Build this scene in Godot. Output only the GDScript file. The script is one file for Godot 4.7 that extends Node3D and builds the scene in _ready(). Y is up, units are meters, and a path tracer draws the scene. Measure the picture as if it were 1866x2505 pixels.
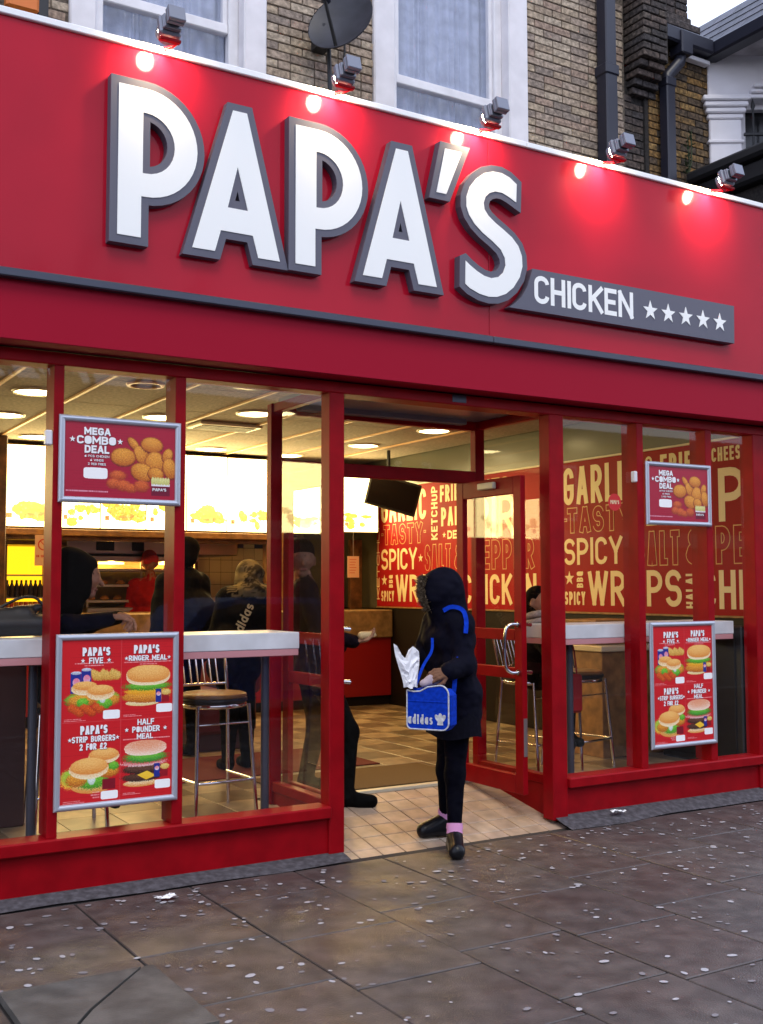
extends Node3D

var M := {}
var cache := {}
var R := RandomNumberGenerator.new()

# ------------------------------------------------------------ mesh builder
class MB:
	var v := PackedVector3Array()
	var n := PackedVector3Array()
	var uv := PackedVector2Array()
	var c := PackedColorArray()
	var i := PackedInt32Array()
	func tri(a: Vector3, b: Vector3, d: Vector3, nn: Vector3) -> void:
		var k := v.size()
		v.append_array([a, b, d])
		n.append_array([nn, nn, nn])
		uv.append_array([Vector2(a.x, a.y), Vector2(b.x, b.y), Vector2(d.x, d.y)])
		if (b - a).cross(d - a).dot(nn) > 0.0:
			i.append_array([k, k + 2, k + 1])
		else:
			i.append_array([k, k + 1, k + 2])
	func quad(a: Vector3, b: Vector3, d: Vector3, e: Vector3, nn: Vector3) -> void:
		tri(a, b, d, nn)
		tri(a, d, e, nn)
	func quad_uv(a: Vector3, b: Vector3, d: Vector3, e: Vector3, nn: Vector3) -> void:  # a bottom left, b bottom right, d top right, e top left
		var k := v.size()
		v.append_array([a, b, d, e])
		n.append_array([nn, nn, nn, nn])
		uv.append_array([Vector2(0, 1), Vector2(1, 1), Vector2(1, 0), Vector2(0, 0)])
		if (b - a).cross(d - a).dot(nn) > 0.0:
			i.append_array([k, k + 2, k + 1, k, k + 3, k + 2])
		else:
			i.append_array([k, k + 1, k + 2, k, k + 2, k + 3])
	func vert(p: Vector3, nn: Vector3) -> int:
		v.append(p)
		n.append(nn)
		uv.append(Vector2(p.x, p.y))
		return v.size() - 1
	func face(a: int, b: int, d: int) -> void:
		var nn := n[a] + n[b] + n[d]
		if (v[b] - v[a]).cross(v[d] - v[a]).dot(nn) > 0.0:
			i.append_array([a, d, b])
		else:
			i.append_array([a, b, d])
	func box(lo: Vector3, hi: Vector3, bev := 0.0) -> void:
		var m := (lo + hi) * 0.5
		var h := (hi - lo) * 0.5
		bev = minf(bev, minf(h.x, minf(h.y, h.z)) * 0.6)
		for ax in 3:
			var u := (ax + 1) % 3
			var w := (ax + 2) % 3
			for s in [-1.0, 1.0]:
				var q := []
				for t in [[-1, -1], [1, -1], [1, 1], [-1, 1]]:
					var p := Vector3.ZERO
					p[ax] = s * h[ax]
					p[u] = t[0] * (h[u] - bev)
					p[w] = t[1] * (h[w] - bev)
					q.append(p + m)
				var nn := Vector3.ZERO
				nn[ax] = s
				quad(q[0], q[1], q[2], q[3], nn)
		if bev <= 0.0:
			return
		for ax in 3:
			var u := (ax + 1) % 3
			var w := (ax + 2) % 3
			for s in [-1.0, 1.0]:
				for t in [-1.0, 1.0]:
					var q := []
					for e in [[0, -1], [0, 1], [1, 1], [1, -1]]:
						var p := Vector3.ZERO
						p[u] = s * (h[u] - (bev if e[0] == 1 else 0.0))
						p[w] = t * (h[w] - (0.0 if e[0] == 1 else bev))
						p[ax] = e[1] * (h[ax] - bev)
						q.append(p + m)
					var nn := Vector3.ZERO
					nn[u] = s
					nn[w] = t
					quad(q[0], q[1], q[2], q[3], nn.normalized())
		for a in [-1.0, 1.0]:
			for b in [-1.0, 1.0]:
				for d in [-1.0, 1.0]:
					var sg := Vector3(a, b, d)
					tri(m + sg * (h - Vector3(0, bev, bev)), m + sg * (h - Vector3(bev, 0, bev)), m + sg * (h - Vector3(bev, bev, 0)), sg.normalized())
	func tube(pts: Array, rad, sides := 8, caps := true) -> void:
		var up := Vector3.UP
		var rows := []
		var k := pts.size()
		var prev := Vector3.ZERO
		for j in k:
			var d: Vector3 = (pts[mini(j + 1, k - 1)] - pts[maxi(j - 1, 0)]).normalized()
			if prev == Vector3.ZERO:
				up = Vector3.UP if absf(d.y) < 0.9 else Vector3.RIGHT
				prev = d.cross(up).normalized()
			else:
				prev = (prev - d * prev.dot(d)).normalized()
			var side := prev
			var top := side.cross(d)
			var r: float = rad[j] if rad is Array else rad
			var row := []
			for t in sides:
				var a := TAU * t / sides
				var nn := side * cos(a) + top * sin(a)
				row.append(vert(pts[j] + nn * r, nn))
			rows.append(row)
		for j in k - 1:
			for t in sides:
				var t2 := (t + 1) % sides
				face(rows[j][t], rows[j][t2], rows[j + 1][t2])
				face(rows[j][t], rows[j + 1][t2], rows[j + 1][t])
		if caps:
			for e in [[0, 1], [k - 1, k - 2]]:
				var nn: Vector3 = (pts[e[0]] - pts[e[1]]).normalized()
				for t in range(1, sides - 1):
					tri(v[rows[e[0]][0]], v[rows[e[0]][t]], v[rows[e[0]][t + 1]], nn)
	func lathe(prof: Array, seg := 20) -> void:  # prof: Vector2(radius, y)
		var rows := []
		for j in prof.size():
			var d: Vector2 = prof[mini(j + 1, prof.size() - 1)] - prof[maxi(j - 1, 0)]
			var nn2 := Vector2(d.y, -d.x).normalized()
			var row := []
			for t in seg:
				var a := TAU * t / seg
				var q: Vector2 = prof[j]
				row.append(vert(Vector3(cos(a) * q.x, q.y, sin(a) * q.x), Vector3(cos(a) * nn2.x, nn2.y, sin(a) * nn2.x)))
			rows.append(row)
		for j in prof.size() - 1:
			for t in seg:
				var t2 := (t + 1) % seg
				face(rows[j][t], rows[j][t2], rows[j + 1][t2])
				face(rows[j][t], rows[j + 1][t2], rows[j + 1][t])
	func poly(p: PackedVector2Array, z: float, front := 1.0) -> void:
		var t := Geometry2D.triangulate_polygon(p)
		for j in range(0, t.size(), 3):
			tri(Vector3(p[t[j]].x, p[t[j]].y, z), Vector3(p[t[j + 1]].x, p[t[j + 1]].y, z), Vector3(p[t[j + 2]].x, p[t[j + 2]].y, z), Vector3(0, 0, front))
	func walls(p: PackedVector2Array, z0: float, z1: float, sgn := 1.0) -> void:
		var cw := Geometry2D.is_polygon_clockwise(p)
		for j in p.size():
			var a := p[j]
			var b := p[(j + 1) % p.size()]
			var d := b - a
			var nn := Vector3(d.y, -d.x, 0).normalized() * (-1.0 if cw else 1.0) * sgn
			quad(Vector3(a.x, a.y, z0), Vector3(b.x, b.y, z0), Vector3(b.x, b.y, z1), Vector3(a.x, a.y, z1), nn)
	func prism(p: PackedVector2Array, z0: float, z1: float) -> void:
		poly(p, z1, 1.0)
		poly(p, z0, -1.0)
		walls(p, z0, z1)
	func prism_hole(outer: PackedVector2Array, hole: PackedVector2Array, z0: float, z1: float) -> void:
		var ring := bridged(outer, hole)
		for t in ears(ring):
			tri(Vector3(t[0].x, t[0].y, z1), Vector3(t[1].x, t[1].y, z1), Vector3(t[2].x, t[2].y, z1), Vector3(0, 0, 1))
			tri(Vector3(t[0].x, t[0].y, z0), Vector3(t[1].x, t[1].y, z0), Vector3(t[2].x, t[2].y, z0), Vector3(0, 0, -1))
		walls(outer, z0, z1)
		walls(hole, z0, z1, -1.0)
	func bridged(outer: PackedVector2Array, hole: PackedVector2Array) -> Array:
		var o := Array(outer)
		var h := Array(hole)
		if Geometry2D.is_polygon_clockwise(outer):
			o.reverse()
		if not Geometry2D.is_polygon_clockwise(hole):
			h.reverse()
		var best := 1e9
		var bi := 0
		var bj := 0
		for a in o.size():
			for b in h.size():
				var d: float = o[a].distance_squared_to(h[b])
				if d < best:
					best = d
					bi = a
					bj = b
		var out := o.slice(0, bi + 1)
		for b in h.size() + 1:
			out.append(h[(bj + b) % h.size()])
		out.append_array(o.slice(bi))
		return out
	func ears(p: Array) -> Array:  # counter-clockwise, may touch itself along bridges
		var q := p.duplicate()
		var out := []
		var guard := 0
		while q.size() > 3 and guard < 4000:
			guard += 1
			var done := false
			for a in q.size():
				var p0: Vector2 = q[(a + q.size() - 1) % q.size()]
				var p1: Vector2 = q[a]
				var p2: Vector2 = q[(a + 1) % q.size()]
				var cr := (p1 - p0).cross(p2 - p1)
				if cr <= 1e-10:
					if absf(cr) <= 1e-10:
						q.remove_at(a)
						done = true
						break
					continue
				var ok := true
				for w in q:
					if w == p0 or w == p1 or w == p2:
						continue
					if (p1 - p0).cross(w - p0) >= -1e-9 and (p2 - p1).cross(w - p1) >= -1e-9 and (p0 - p2).cross(w - p2) >= -1e-9:
						ok = false
						break
				if ok:
					out.append([p0, p1, p2])
					q.remove_at(a)
					done = true
					break
			if not done:
				break
		if q.size() == 3:
			out.append([q[0], q[1], q[2]])
		return out
	func add(o: MB, x := Transform3D()) -> void:
		var k := v.size()
		for j in o.v.size():
			v.append(x * o.v[j])
			n.append((x.basis * o.n[j]).normalized())
		uv.append_array(o.uv)
		c.append_array(o.c)
		for j in o.i:
			i.append(j + k)
	func mesh() -> ArrayMesh:
		var a := []
		a.resize(Mesh.ARRAY_MAX)
		a[Mesh.ARRAY_VERTEX] = v
		a[Mesh.ARRAY_NORMAL] = n
		a[Mesh.ARRAY_TEX_UV] = uv
		if c.size() == v.size() and c.size() > 0:
			a[Mesh.ARRAY_COLOR] = c
		a[Mesh.ARRAY_INDEX] = i
		var m := ArrayMesh.new()
		m.add_surface_from_arrays(Mesh.PRIMITIVE_TRIANGLES, a)
		return m

# ------------------------------------------------------------ node helpers
func tag(o: Node3D, label: String, category := "", group := "", kind := "") -> Node3D:
	if label: o.set_meta("label", label)
	if category: o.set_meta("category", category)
	if group: o.set_meta("group", group)
	if kind: o.set_meta("kind", kind)
	return o

func thing(called: String, label: String, category: String, at := Vector3.ZERO, group := "") -> Node3D:
	var o := Node3D.new()
	o.name = called
	add_child(o, true)
	o.position = at
	tag(o, label, category, group)
	return o

func P(par: Node3D, called: String, mesh: Mesh, m: Material, pos := Vector3.ZERO, rot := Vector3.ZERO) -> MeshInstance3D:
	var o := MeshInstance3D.new()
	o.name = called
	o.mesh = mesh
	o.material_override = m
	par.add_child(o, true)
	o.position = pos
	o.rotation = rot
	return o

func S(called: String, mesh: Mesh, m: Material, label: String, pos := Vector3.ZERO) -> MeshInstance3D:
	var o := P(self, called, mesh, m, pos)
	tag(o, label, "", "", "structure")
	return o

func bmesh_box(size: Vector3, bev: float) -> ArrayMesh:
	var key := "box%.4f,%.4f,%.4f,%.4f" % [size.x, size.y, size.z, bev]
	if not cache.has(key):
		var b := MB.new()
		b.box(-size * 0.5, size * 0.5, bev)
		cache[key] = b.mesh()
	return cache[key]

# a box part given by its extents, in the parent's own axes
func BX(par: Node3D, called: String, m: Material, x0: float, x1: float, y0: float, y1: float, z0: float, z1: float, bev := 0.004) -> MeshInstance3D:
	var sz := Vector3(x1 - x0, y1 - y0, z1 - z0)
	return P(par, called, bmesh_box(sz, bev), m, Vector3(x0 + x1, y0 + y1, z0 + z1) * 0.5)

func TB(par: Node3D, called: String, m: Material, pts: Array, rad, sides := 8) -> MeshInstance3D:
	var b := MB.new()
	b.tube(pts, rad, sides)
	return P(par, called, b.mesh(), m)

func smooth(pts: Array, steps := 6) -> Array:
	var out := []
	for j in pts.size() - 1:
		var p0: Vector3 = pts[maxi(j - 1, 0)]
		var p1: Vector3 = pts[j]
		var p2: Vector3 = pts[j + 1]
		var p3: Vector3 = pts[mini(j + 2, pts.size() - 1)]
		for t in steps:
			out.append(p1.cubic_interpolate(p2, p0, p3, float(t) / steps))
	out.append(pts[-1])
	return out

# ------------------------------------------------------------ materials
func L(r: float, g: float, b: float) -> Color:
	return Color(r, g, b).linear_to_srgb()

func noise_tex(seed_: int, freq: float, lo: float, hi: float, oct := 4, size := 256, kind := FastNoiseLite.TYPE_SIMPLEX_SMOOTH) -> NoiseTexture2D:
	var key := "nt%d,%f,%f,%f,%d,%d,%d" % [seed_, freq, lo, hi, oct, size, kind]
	if cache.has(key):
		return cache[key]
	var f := FastNoiseLite.new()
	f.seed = seed_
	f.frequency = freq
	f.fractal_octaves = oct
	f.noise_type = kind
	var g := Gradient.new()
	g.offsets = PackedFloat32Array([0.15, 0.85])
	g.colors = PackedColorArray([Color(lo, lo, lo), Color(hi, hi, hi)])
	var t := NoiseTexture2D.new()
	t.width = size
	t.height = size
	t.seamless = true
	t.noise = f
	t.color_ramp = g
	cache[key] = t
	return t

func mat(key: String, col: Color, rough := 0.6, metal := 0.0) -> StandardMaterial3D:
	if M.has(key):
		return M[key]
	var m := StandardMaterial3D.new()
	m.resource_name = key
	m.albedo_color = col
	m.roughness = rough
	m.metallic = metal
	M[key] = m
	return m

func grain(m: StandardMaterial3D, tex: Texture2D, per_metre: float, bump: Texture2D = null, bump_cm := 0.2) -> StandardMaterial3D:
	m.albedo_texture = tex
	m.uv1_triplanar = true
	m.uv1_world_triplanar = true
	m.uv1_scale = Vector3.ONE * per_metre
	if bump:
		m.heightmap_enabled = true
		m.heightmap_texture = bump
		m.heightmap_scale = bump_cm
	return m

func glow(key: String, col: Color, energy: float) -> StandardMaterial3D:
	var m := mat(key, col, 0.5)
	m.emission_enabled = true
	m.emission = col
	m.emission_energy_multiplier = energy
	return m

func glass(key: String, a: float, col: Color) -> StandardMaterial3D:
	var m := mat(key, Color(col.r, col.g, col.b, a), 0.02)
	m.transparency = BaseMaterial3D.TRANSPARENCY_ALPHA
	return m

func make_materials() -> void:
	var fine := noise_tex(3, 0.05, 0.82, 1.0)
	var cloud := noise_tex(5, 0.012, 0.7, 1.0)
	var red := mat("red_paint", L(0.31, 0.0022, 0.007), 0.42)
	grain(red, noise_tex(11, 0.02, 0.89, 1.0, 6), 0.9)
	var sign_ := mat("sign_red", L(0.47, 0.007, 0.027), 0.5)
	sign_.clearcoat_enabled = true
	sign_.clearcoat = 0.30
	sign_.clearcoat_roughness = 0.08
	sign_.metallic_specular = 0.12
	grain(sign_, noise_tex(12, 0.008, 0.93, 1.0), 0.4)
	red.metallic_specular = 0.24
	mat("fascia_red", L(0.34, 0.007, 0.026), 0.45).metallic_specular = 0.2
	mat("letter_grey", L(0.095, 0.095, 0.13), 0.5)
	mat("letter_white", L(0.90, 0.92, 0.90), 0.35)
	mat("white_trim", L(0.86, 0.87, 0.88), 0.4)
	mat("alu", L(0.50, 0.53, 0.60), 0.32, 0.55)
	mat("chrome", L(0.72, 0.72, 0.75), 0.12, 1.0)
	mat("steel", L(0.55, 0.54, 0.5), 0.32, 1.0)
	mat("dark_metal", L(0.035, 0.036, 0.045), 0.4, 0.3)
	mat("post_blue", L(0.055, 0.06, 0.085), 0.35, 0.4)
	mat("black", L(0.012, 0.012, 0.014), 0.5)
	mat("black_gloss", L(0.008, 0.008, 0.009), 0.15)
	mat("pipe", L(0.016, 0.017, 0.030), 0.4)
	grain(mat("dish", L(0.032, 0.032, 0.045), 0.5), cloud, 2.0)
	glass("pane", 0.0, Color(1, 1, 1)).metallic_specular = 0.45
	glass("pane_up", 0.05, Color(0.75, 0.8, 0.9))
	# stone and brick
	var bump := noise_tex(21, 0.03, 0.0, 1.0, 5)
	for k in 8:
		var c: Color = [L(0.50, 0.39, 0.29), L(0.44, 0.34, 0.245), L(0.54, 0.44, 0.33), L(0.38, 0.30, 0.24), L(0.48, 0.375, 0.29), L(0.43, 0.31, 0.235), L(0.53, 0.42, 0.30), L(0.33, 0.265, 0.215)][k]
		grain(mat("brick%d" % k, c, 0.9), noise_tex(30 + k % 3, 0.03, 0.7, 1.0, 5), 2.2, bump, 0.5)
		var d: Color = [L(0.34, 0.19, 0.06), L(0.26, 0.155, 0.06), L(0.19, 0.12, 0.065), L(0.30, 0.165, 0.05), L(0.14, 0.095, 0.06), L(0.36, 0.22, 0.08), L(0.22, 0.14, 0.065), L(0.11, 0.08, 0.055)][k]
		grain(mat("ybrick%d" % k, d, 0.9), noise_tex(30 + k % 3, 0.03, 0.55, 1.0, 5), 2.2, bump, 0.5)
		var e: Color = [L(0.10, 0.08, 0.075), L(0.075, 0.06, 0.055), L(0.13, 0.095, 0.08), L(0.06, 0.05, 0.048), L(0.115, 0.085, 0.07), L(0.085, 0.065, 0.06), L(0.07, 0.06, 0.06), L(0.14, 0.11, 0.09)][k]
		grain(mat("dbrick%d" % k, e, 0.9), noise_tex(30 + k % 3, 0.03, 0.55, 1.0, 5), 2.2, bump, 0.5)
	grain(mat("mortar", L(0.17, 0.135, 0.105), 0.95), noise_tex(40, 0.05, 0.6, 1.0), 2.0)
	grain(mat("dmortar", L(0.035, 0.03, 0.028), 0.95), noise_tex(40, 0.05, 0.6, 1.0), 2.0)
	grain(mat("plaster", L(0.78, 0.76, 0.79), 0.7), noise_tex(41, 0.015, 0.95, 1.0), 0.8)
	grain(mat("upvc", L(0.80, 0.79, 0.82), 0.35), noise_tex(41, 0.015, 0.93, 1.0), 0.8)
	grain(mat("soffit_white", L(0.55, 0.52, 0.54), 0.8), noise_tex(41, 0.015, 0.8, 1.0), 0.8)
	grain(mat("net", L(0.42, 0.47, 0.62), 0.9), noise_tex(43, 0.02, 0.85, 1.0), 1.0)
	for k in 4:
		var c: Color = [L(0.075, 0.075, 0.10), L(0.095, 0.09, 0.12), L(0.06, 0.06, 0.085), L(0.115, 0.11, 0.145)][k]
		grain(mat("slate%d" % k, c, 0.5), noise_tex(44, 0.04, 0.6, 1.0), 1.5)
	for k in 6:
		var c: Color = [L(0.104, 0.084, 0.077), L(0.096, 0.082, 0.076), L(0.110, 0.091, 0.082), L(0.092, 0.076, 0.071), L(0.100, 0.085, 0.079), L(0.106, 0.086, 0.078)][k]
		var m := mat("slab%d" % k, c, 0.62)
		grain(m, noise_tex(50 + k % 2, 0.010, 0.74, 1.0, 8, 1024), 0.55, noise_tex(52, 0.22, 0.0, 1.0, 3, 1024), 0.16)
		m.roughness_texture = noise_tex(53, 0.01, 0.55, 0.92, 4)
	grain(mat("slab_pale", L(0.115, 0.11, 0.098), 0.6), noise_tex(50, 0.010, 0.74, 1.0, 8, 1024), 0.55, noise_tex(52, 0.22, 0.0, 1.0, 3, 1024), 0.16)
	grain(mat("joint", L(0.034, 0.029, 0.029), 0.9), fine, 2.0)
	grain(mat("cement", L(0.105, 0.10, 0.115), 0.85), noise_tex(54, 0.03, 0.6, 1.0, 8, 1024), 0.6, bump, 0.3)
	grain(mat("asphalt", L(0.05, 0.05, 0.052), 0.8), fine, 1.5)
	grain(mat("granite", L(0.24, 0.23, 0.22), 0.7), fine, 3.0)
	mat("gum", L(0.40, 0.39, 0.41), 0.6)
	mat("gum_dark", L(0.21, 0.195, 0.205), 0.7)
	mat("litter", L(0.85, 0.85, 0.85), 0.6)
	for k in 4:
		var c: Color = [L(0.56, 0.43, 0.31), L(0.52, 0.39, 0.28), L(0.60, 0.47, 0.35), L(0.55, 0.42, 0.32)][k]
		grain(mat("tile%d" % k, c, 0.35), noise_tex(55, 0.02, 0.8, 1.0, 5), 1.2)
		var d: Color = [L(0.38, 0.30, 0.20), L(0.35, 0.275, 0.185), L(0.19, 0.14, 0.09), L(0.165, 0.12, 0.078)][k]
		grain(mat("floor%d" % k, d, 0.3), noise_tex(56, 0.02, 0.75, 1.0, 5), 1.0)
	grain(mat("grout", L(0.20, 0.12, 0.075), 0.9), fine, 3.0)
	grain(mat("coir", L(0.21, 0.12, 0.035), 1.0), noise_tex(57, 0.25, 0.5, 1.0), 1.5)
	grain(mat("red_mat", L(0.16, 0.012, 0.012), 1.0), noise_tex(57, 0.25, 0.6, 1.0), 1.5)
	mat("threshold", L(0.62, 0.56, 0.42), 0.4)
	grain(mat("wood_dark", L(0.16, 0.07, 0.025), 0.45), noise_tex(58, 0.02, 0.6, 1.0), 1.4)
	grain(mat("wood_tan", L(0.36, 0.19, 0.065), 0.45), noise_tex(58, 0.02, 0.75, 1.0), 1.4)
	grain(mat("wood_counter", L(0.33, 0.22, 0.10), 0.4), noise_tex(58, 0.02, 0.75, 1.0), 1.4)
	grain(mat("ceiling", L(0.33, 0.28, 0.22), 0.9), fine, 2.0)
	mat("ceiling_bar", L(0.62, 0.36, 0.16), 0.5)
	mat("soffit_grey", L(0.17, 0.15, 0.17), 0.3)
	mat("wall_dark", L(0.012, 0.009, 0.008), 0.5).metallic_specular = 0.3
	mat("wall_gloss", L(0.10, 0.10, 0.075), 0.22)
	mat("mural_line", L(0.66, 0.36, 0.13), 0.5)
	mat("mural_red", L(0.33, 0.010, 0.014), 0.5).metallic_specular = 0.2
	mat("mural_cream", L(0.80, 0.67, 0.40), 0.5)
	mat("cream_tile", L(0.72, 0.64, 0.46), 0.3)
	mat("blue_tile", L(0.03, 0.04, 0.12), 0.3)
	mat("wall_cream", L(0.42, 0.36, 0.20), 0.7)
	grain(mat("laminate", L(0.70, 0.73, 0.78), 0.35), noise_tex(41, 0.015, 0.9, 1.0), 0.8)
	mat("laminate_pink", L(0.55, 0.25, 0.27), 0.4)
	mat("counter_red", L(0.25, 0.006, 0.006), 0.4)
	mat("notice", L(0.75, 0.5, 0.38), 0.7)
	mat("notice_red", L(0.6, 0.06, 0.04), 0.7)
	mat("print_white", L(0.88, 0.88, 0.9), 0.5)
	mat("print_shadow", L(0.12, 0.008, 0.012), 0.6)
	mat("print_red", L(0.50, 0.012, 0.018), 0.5)
	# people
	for d in [["cloth_navy", L(0.006, 0.006, 0.012)], ["cloth_black", L(0.004, 0.004, 0.006)], ["bag_blue", L(0.006, 0.05, 0.55)], ["bag_white", L(0.72, 0.74, 0.78)], ["fur", L(0.20, 0.15, 0.10)], ["hair", L(0.005, 0.004, 0.004)], ["scarf", L(0.42, 0.36, 0.34)]]:
		var m := mat(d[0], d[1], 0.9)
		m.metallic_specular = 0.18
		grain(m, noise_tex(60, 0.06, 0.75, 1.0), 2.5)
	var body := mat("body", Color.WHITE, 0.8)
	body.metallic_specular = 0.2
	body.vertex_color_use_as_albedo = true
	grain(body, noise_tex(61, 0.03, 0.8, 1.0), 1.6, noise_tex(62, 0.011, 0.0, 1.0, 3), 2.2)
	mat("shoe", L(0.006, 0.006, 0.008), 0.3).metallic_specular = 0.35

# ------------------------------------------------------------ lettering (print): stroke alphabet of its own
func arc(cx: float, cy: float, rx: float, ry: float, a0: float, a1: float, k := 8) -> PackedVector2Array:
	var out := PackedVector2Array()
	for j in k + 1:
		var a := deg_to_rad(lerpf(a0, a1, float(j) / k))
		out.append(Vector2(cx + cos(a) * rx, cy + sin(a) * ry))
	return out

func V(a: Array) -> PackedVector2Array:
	var out := PackedVector2Array()
	for j in range(0, a.size(), 2):
		out.append(Vector2(a[j], a[j + 1]))
	return out

func glyph(ch: String) -> Array:  # [width, strokes], in a box one unit high
	var w := 0.46
	match ch:
		"A": return [0.5, [V([0, 0, 0.22, 1]), V([0.28, 1, 0.5, 0]), V([0.22, 1, 0.28, 1]), V([0.09, 0.28, 0.41, 0.28])]]
		"B": return [w, [V([0, 0, 0, 1]), V([0, 1]) + arc(0.22, 0.77, 0.22, 0.23, 90, -90) + V([0, 0.54]), V([0, 0.54]) + arc(0.22, 0.27, 0.24, 0.27, 90, -90) + V([0, 0])]]
		"C": return [w, [V([w, 0.76]) + arc(w / 2, 0.76, w / 2, 0.24, 0, 180) + arc(w / 2, 0.24, w / 2, 0.24, 180, 360) ]]
		"D": return [w, [V([0, 0, 0, 1]), V([0, 1]) + arc(0.16, 0.7, 0.3, 0.3, 90, 0) + arc(0.16, 0.3, 0.3, 0.3, 0, -90) + V([0, 0])]]
		"E": return [0.38, [V([0, 0, 0, 1]), V([0, 1, 0.38, 1]), V([0, 0.5, 0.33, 0.5]), V([0, 0, 0.38, 0])]]
		"F": return [0.38, [V([0, 0, 0, 1]), V([0, 1, 0.38, 1]), V([0, 0.5, 0.33, 0.5])]]
		"G": return [w, [V([w, 0.78]) + arc(w / 2, 0.76, w / 2, 0.24, 0, 180) + arc(w / 2, 0.24, w / 2, 0.24, 180, 360) + V([w, 0.46]), V([w, 0.46, w * 0.6, 0.46])]]
		"H": return [w, [V([0, 0, 0, 1]), V([w, 0, w, 1]), V([0, 0.5, w, 0.5])]]
		"I": return [0.0, [V([0, 0, 0, 1])]]
		"J": return [0.3, [V([0.3, 1]) + arc(0.15, 0.2, 0.15, 0.2, 0, -180)]]
		"K": return [w, [V([0, 0, 0, 1]), V([w, 1, 0.04, 0.46]), V([0.14, 0.58, w, 0])]]
		"L": return [0.34, [V([0, 0, 0, 1]), V([0, 0, 0.34, 0])]]
		"M": return [0.6, [V([0, 0, 0, 1]), V([0.6, 0, 0.6, 1]), V([0, 1, 0.3, 0.3]), V([0.6, 1, 0.3, 0.3])]]
		"N": return [w, [V([0, 0, 0, 1]), V([w, 0, w, 1]), V([0, 1, w, 0])]]
		"O": return [w, [arc(w / 2, 0.76, w / 2, 0.24, 0, 180) + arc(w / 2, 0.24, w / 2, 0.24, 180, 360) + V([w, 0.76])]]
		"P": return [w, [V([0, 0, 0, 1]), V([0, 1]) + arc(0.2, 0.72, 0.26, 0.28, 90, -90) + V([0, 0.44])]]
		"Q": return [w, [arc(w / 2, 0.76, w / 2, 0.24, 0, 180) + arc(w / 2, 0.24, w / 2, 0.24, 180, 360) + V([w, 0.76]), V([0.25, 0.25, w, 0])]]
		"R": return [w, [V([0, 0, 0, 1]), V([0, 1]) + arc(0.2, 0.73, 0.26, 0.27, 90, -90) + V([0, 0.46]), V([0.18, 0.46, w, 0])]]
		"S": return [w, [V([w, 0.8]) + arc(w / 2, 0.76, w / 2, 0.24, 10, 180, 8) + arc(w * 0.62, 0.72, w * 0.62, 0.26, 190, 235, 3) + arc(w * 0.4, 0.28, w * 0.6, 0.26, 55, 10, 3) + arc(w / 2, 0.24, w / 2, 0.24, 0, -170, 8)]]
		"T": return [0.44, [V([0.22, 0, 0.22, 1]), V([0, 1, 0.44, 1])]]
		"U": return [w, [V([0, 1]) + arc(w / 2, 0.24, w / 2, 0.24, 180, 360) + V([w, 1])]]
		"V": return [0.5, [V([0, 1, 0.25, 0]), V([0.5, 1, 0.25, 0])]]
		"W": return [0.74, [V([0, 1, 0.19, 0]), V([0.37, 1, 0.19, 0]), V([0.37, 1, 0.55, 0]), V([0.74, 1, 0.55, 0])]]
		"X": return [w, [V([0, 0, w, 1]), V([0, 1, w, 0])]]
		"Y": return [0.5, [V([0, 1, 0.25, 0.45]), V([0.5, 1, 0.25, 0.45]), V([0.25, 0, 0.25, 0.45])]]
		"Z": return [w, [V([0, 1, w, 1]), V([w, 1, 0, 0]), V([0, 0, w, 0])]]
		"&": return [0.5, [V([0.5, 0.45]) + arc(0.24, 0.24, 0.24, 0.24, 0, -180) + V([0.08, 0.45, 0.36, 0.72]) + arc(0.24, 0.8, 0.14, 0.2, 0, 180) + V([0.12, 0.7, 0.5, 0])]]
		"'": return [0.06, [V([0.06, 1, 0, 0.72])]]
		"-": return [0.2, [V([0, 0.5, 0.2, 0.5])]]
		"2": return [w, [V([0, 0.72]) + arc(w / 2, 0.74, w / 2, 0.26, 180, -20) + V([0, 0]), V([0, 0, w, 0])]]
		"4": return [w, [V([0.34, 0, 0.34, 1]), V([0.34, 1, 0, 0.3]), V([0, 0.3, w, 0.3])]]
		"6": return [w, [V([w * 0.8, 1, 0.03, 0.4]), arc(w / 2, 0.28, w / 2, 0.28, 0, 360, 14)]]
		"£": return [w, [V([w, 0.8]) + arc(0.26, 0.78, 0.16, 0.22, 0, 180) + V([0.1, 0]), V([0, 0, w, 0]), V([0, 0.45, 0.34, 0.45])]]
		"a": return [w, [arc(w / 2, 0.33, w / 2, 0.33, 0, 350, 14), V([w, 0, w, 0.66])]]
		"d": return [w, [arc(w / 2, 0.33, w / 2, 0.33, 0, 350, 14), V([w, 0, w, 1])]]
		"i": return [0.0, [V([0, 0, 0, 0.66]), V([0, 0.88, 0, 0.95])]]
		"s": return [0.4, [V([0.4, 0.56]) + arc(0.2, 0.5, 0.2, 0.16, 30, 240, 7) + arc(0.2, 0.17, 0.2, 0.17, 60, -160, 7)]]
		"*": return [0.5, []]
	return [0.28, []]

func star(cx: float, cy: float, r: float) -> PackedVector2Array:
	var out := PackedVector2Array()
	for j in 10:
		var a := PI / 2 + TAU * j / 10.0
		out.append(Vector2(cx, cy) + Vector2(cos(a), sin(a)) * (r if j % 2 == 0 else r * 0.4))
	return out

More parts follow.
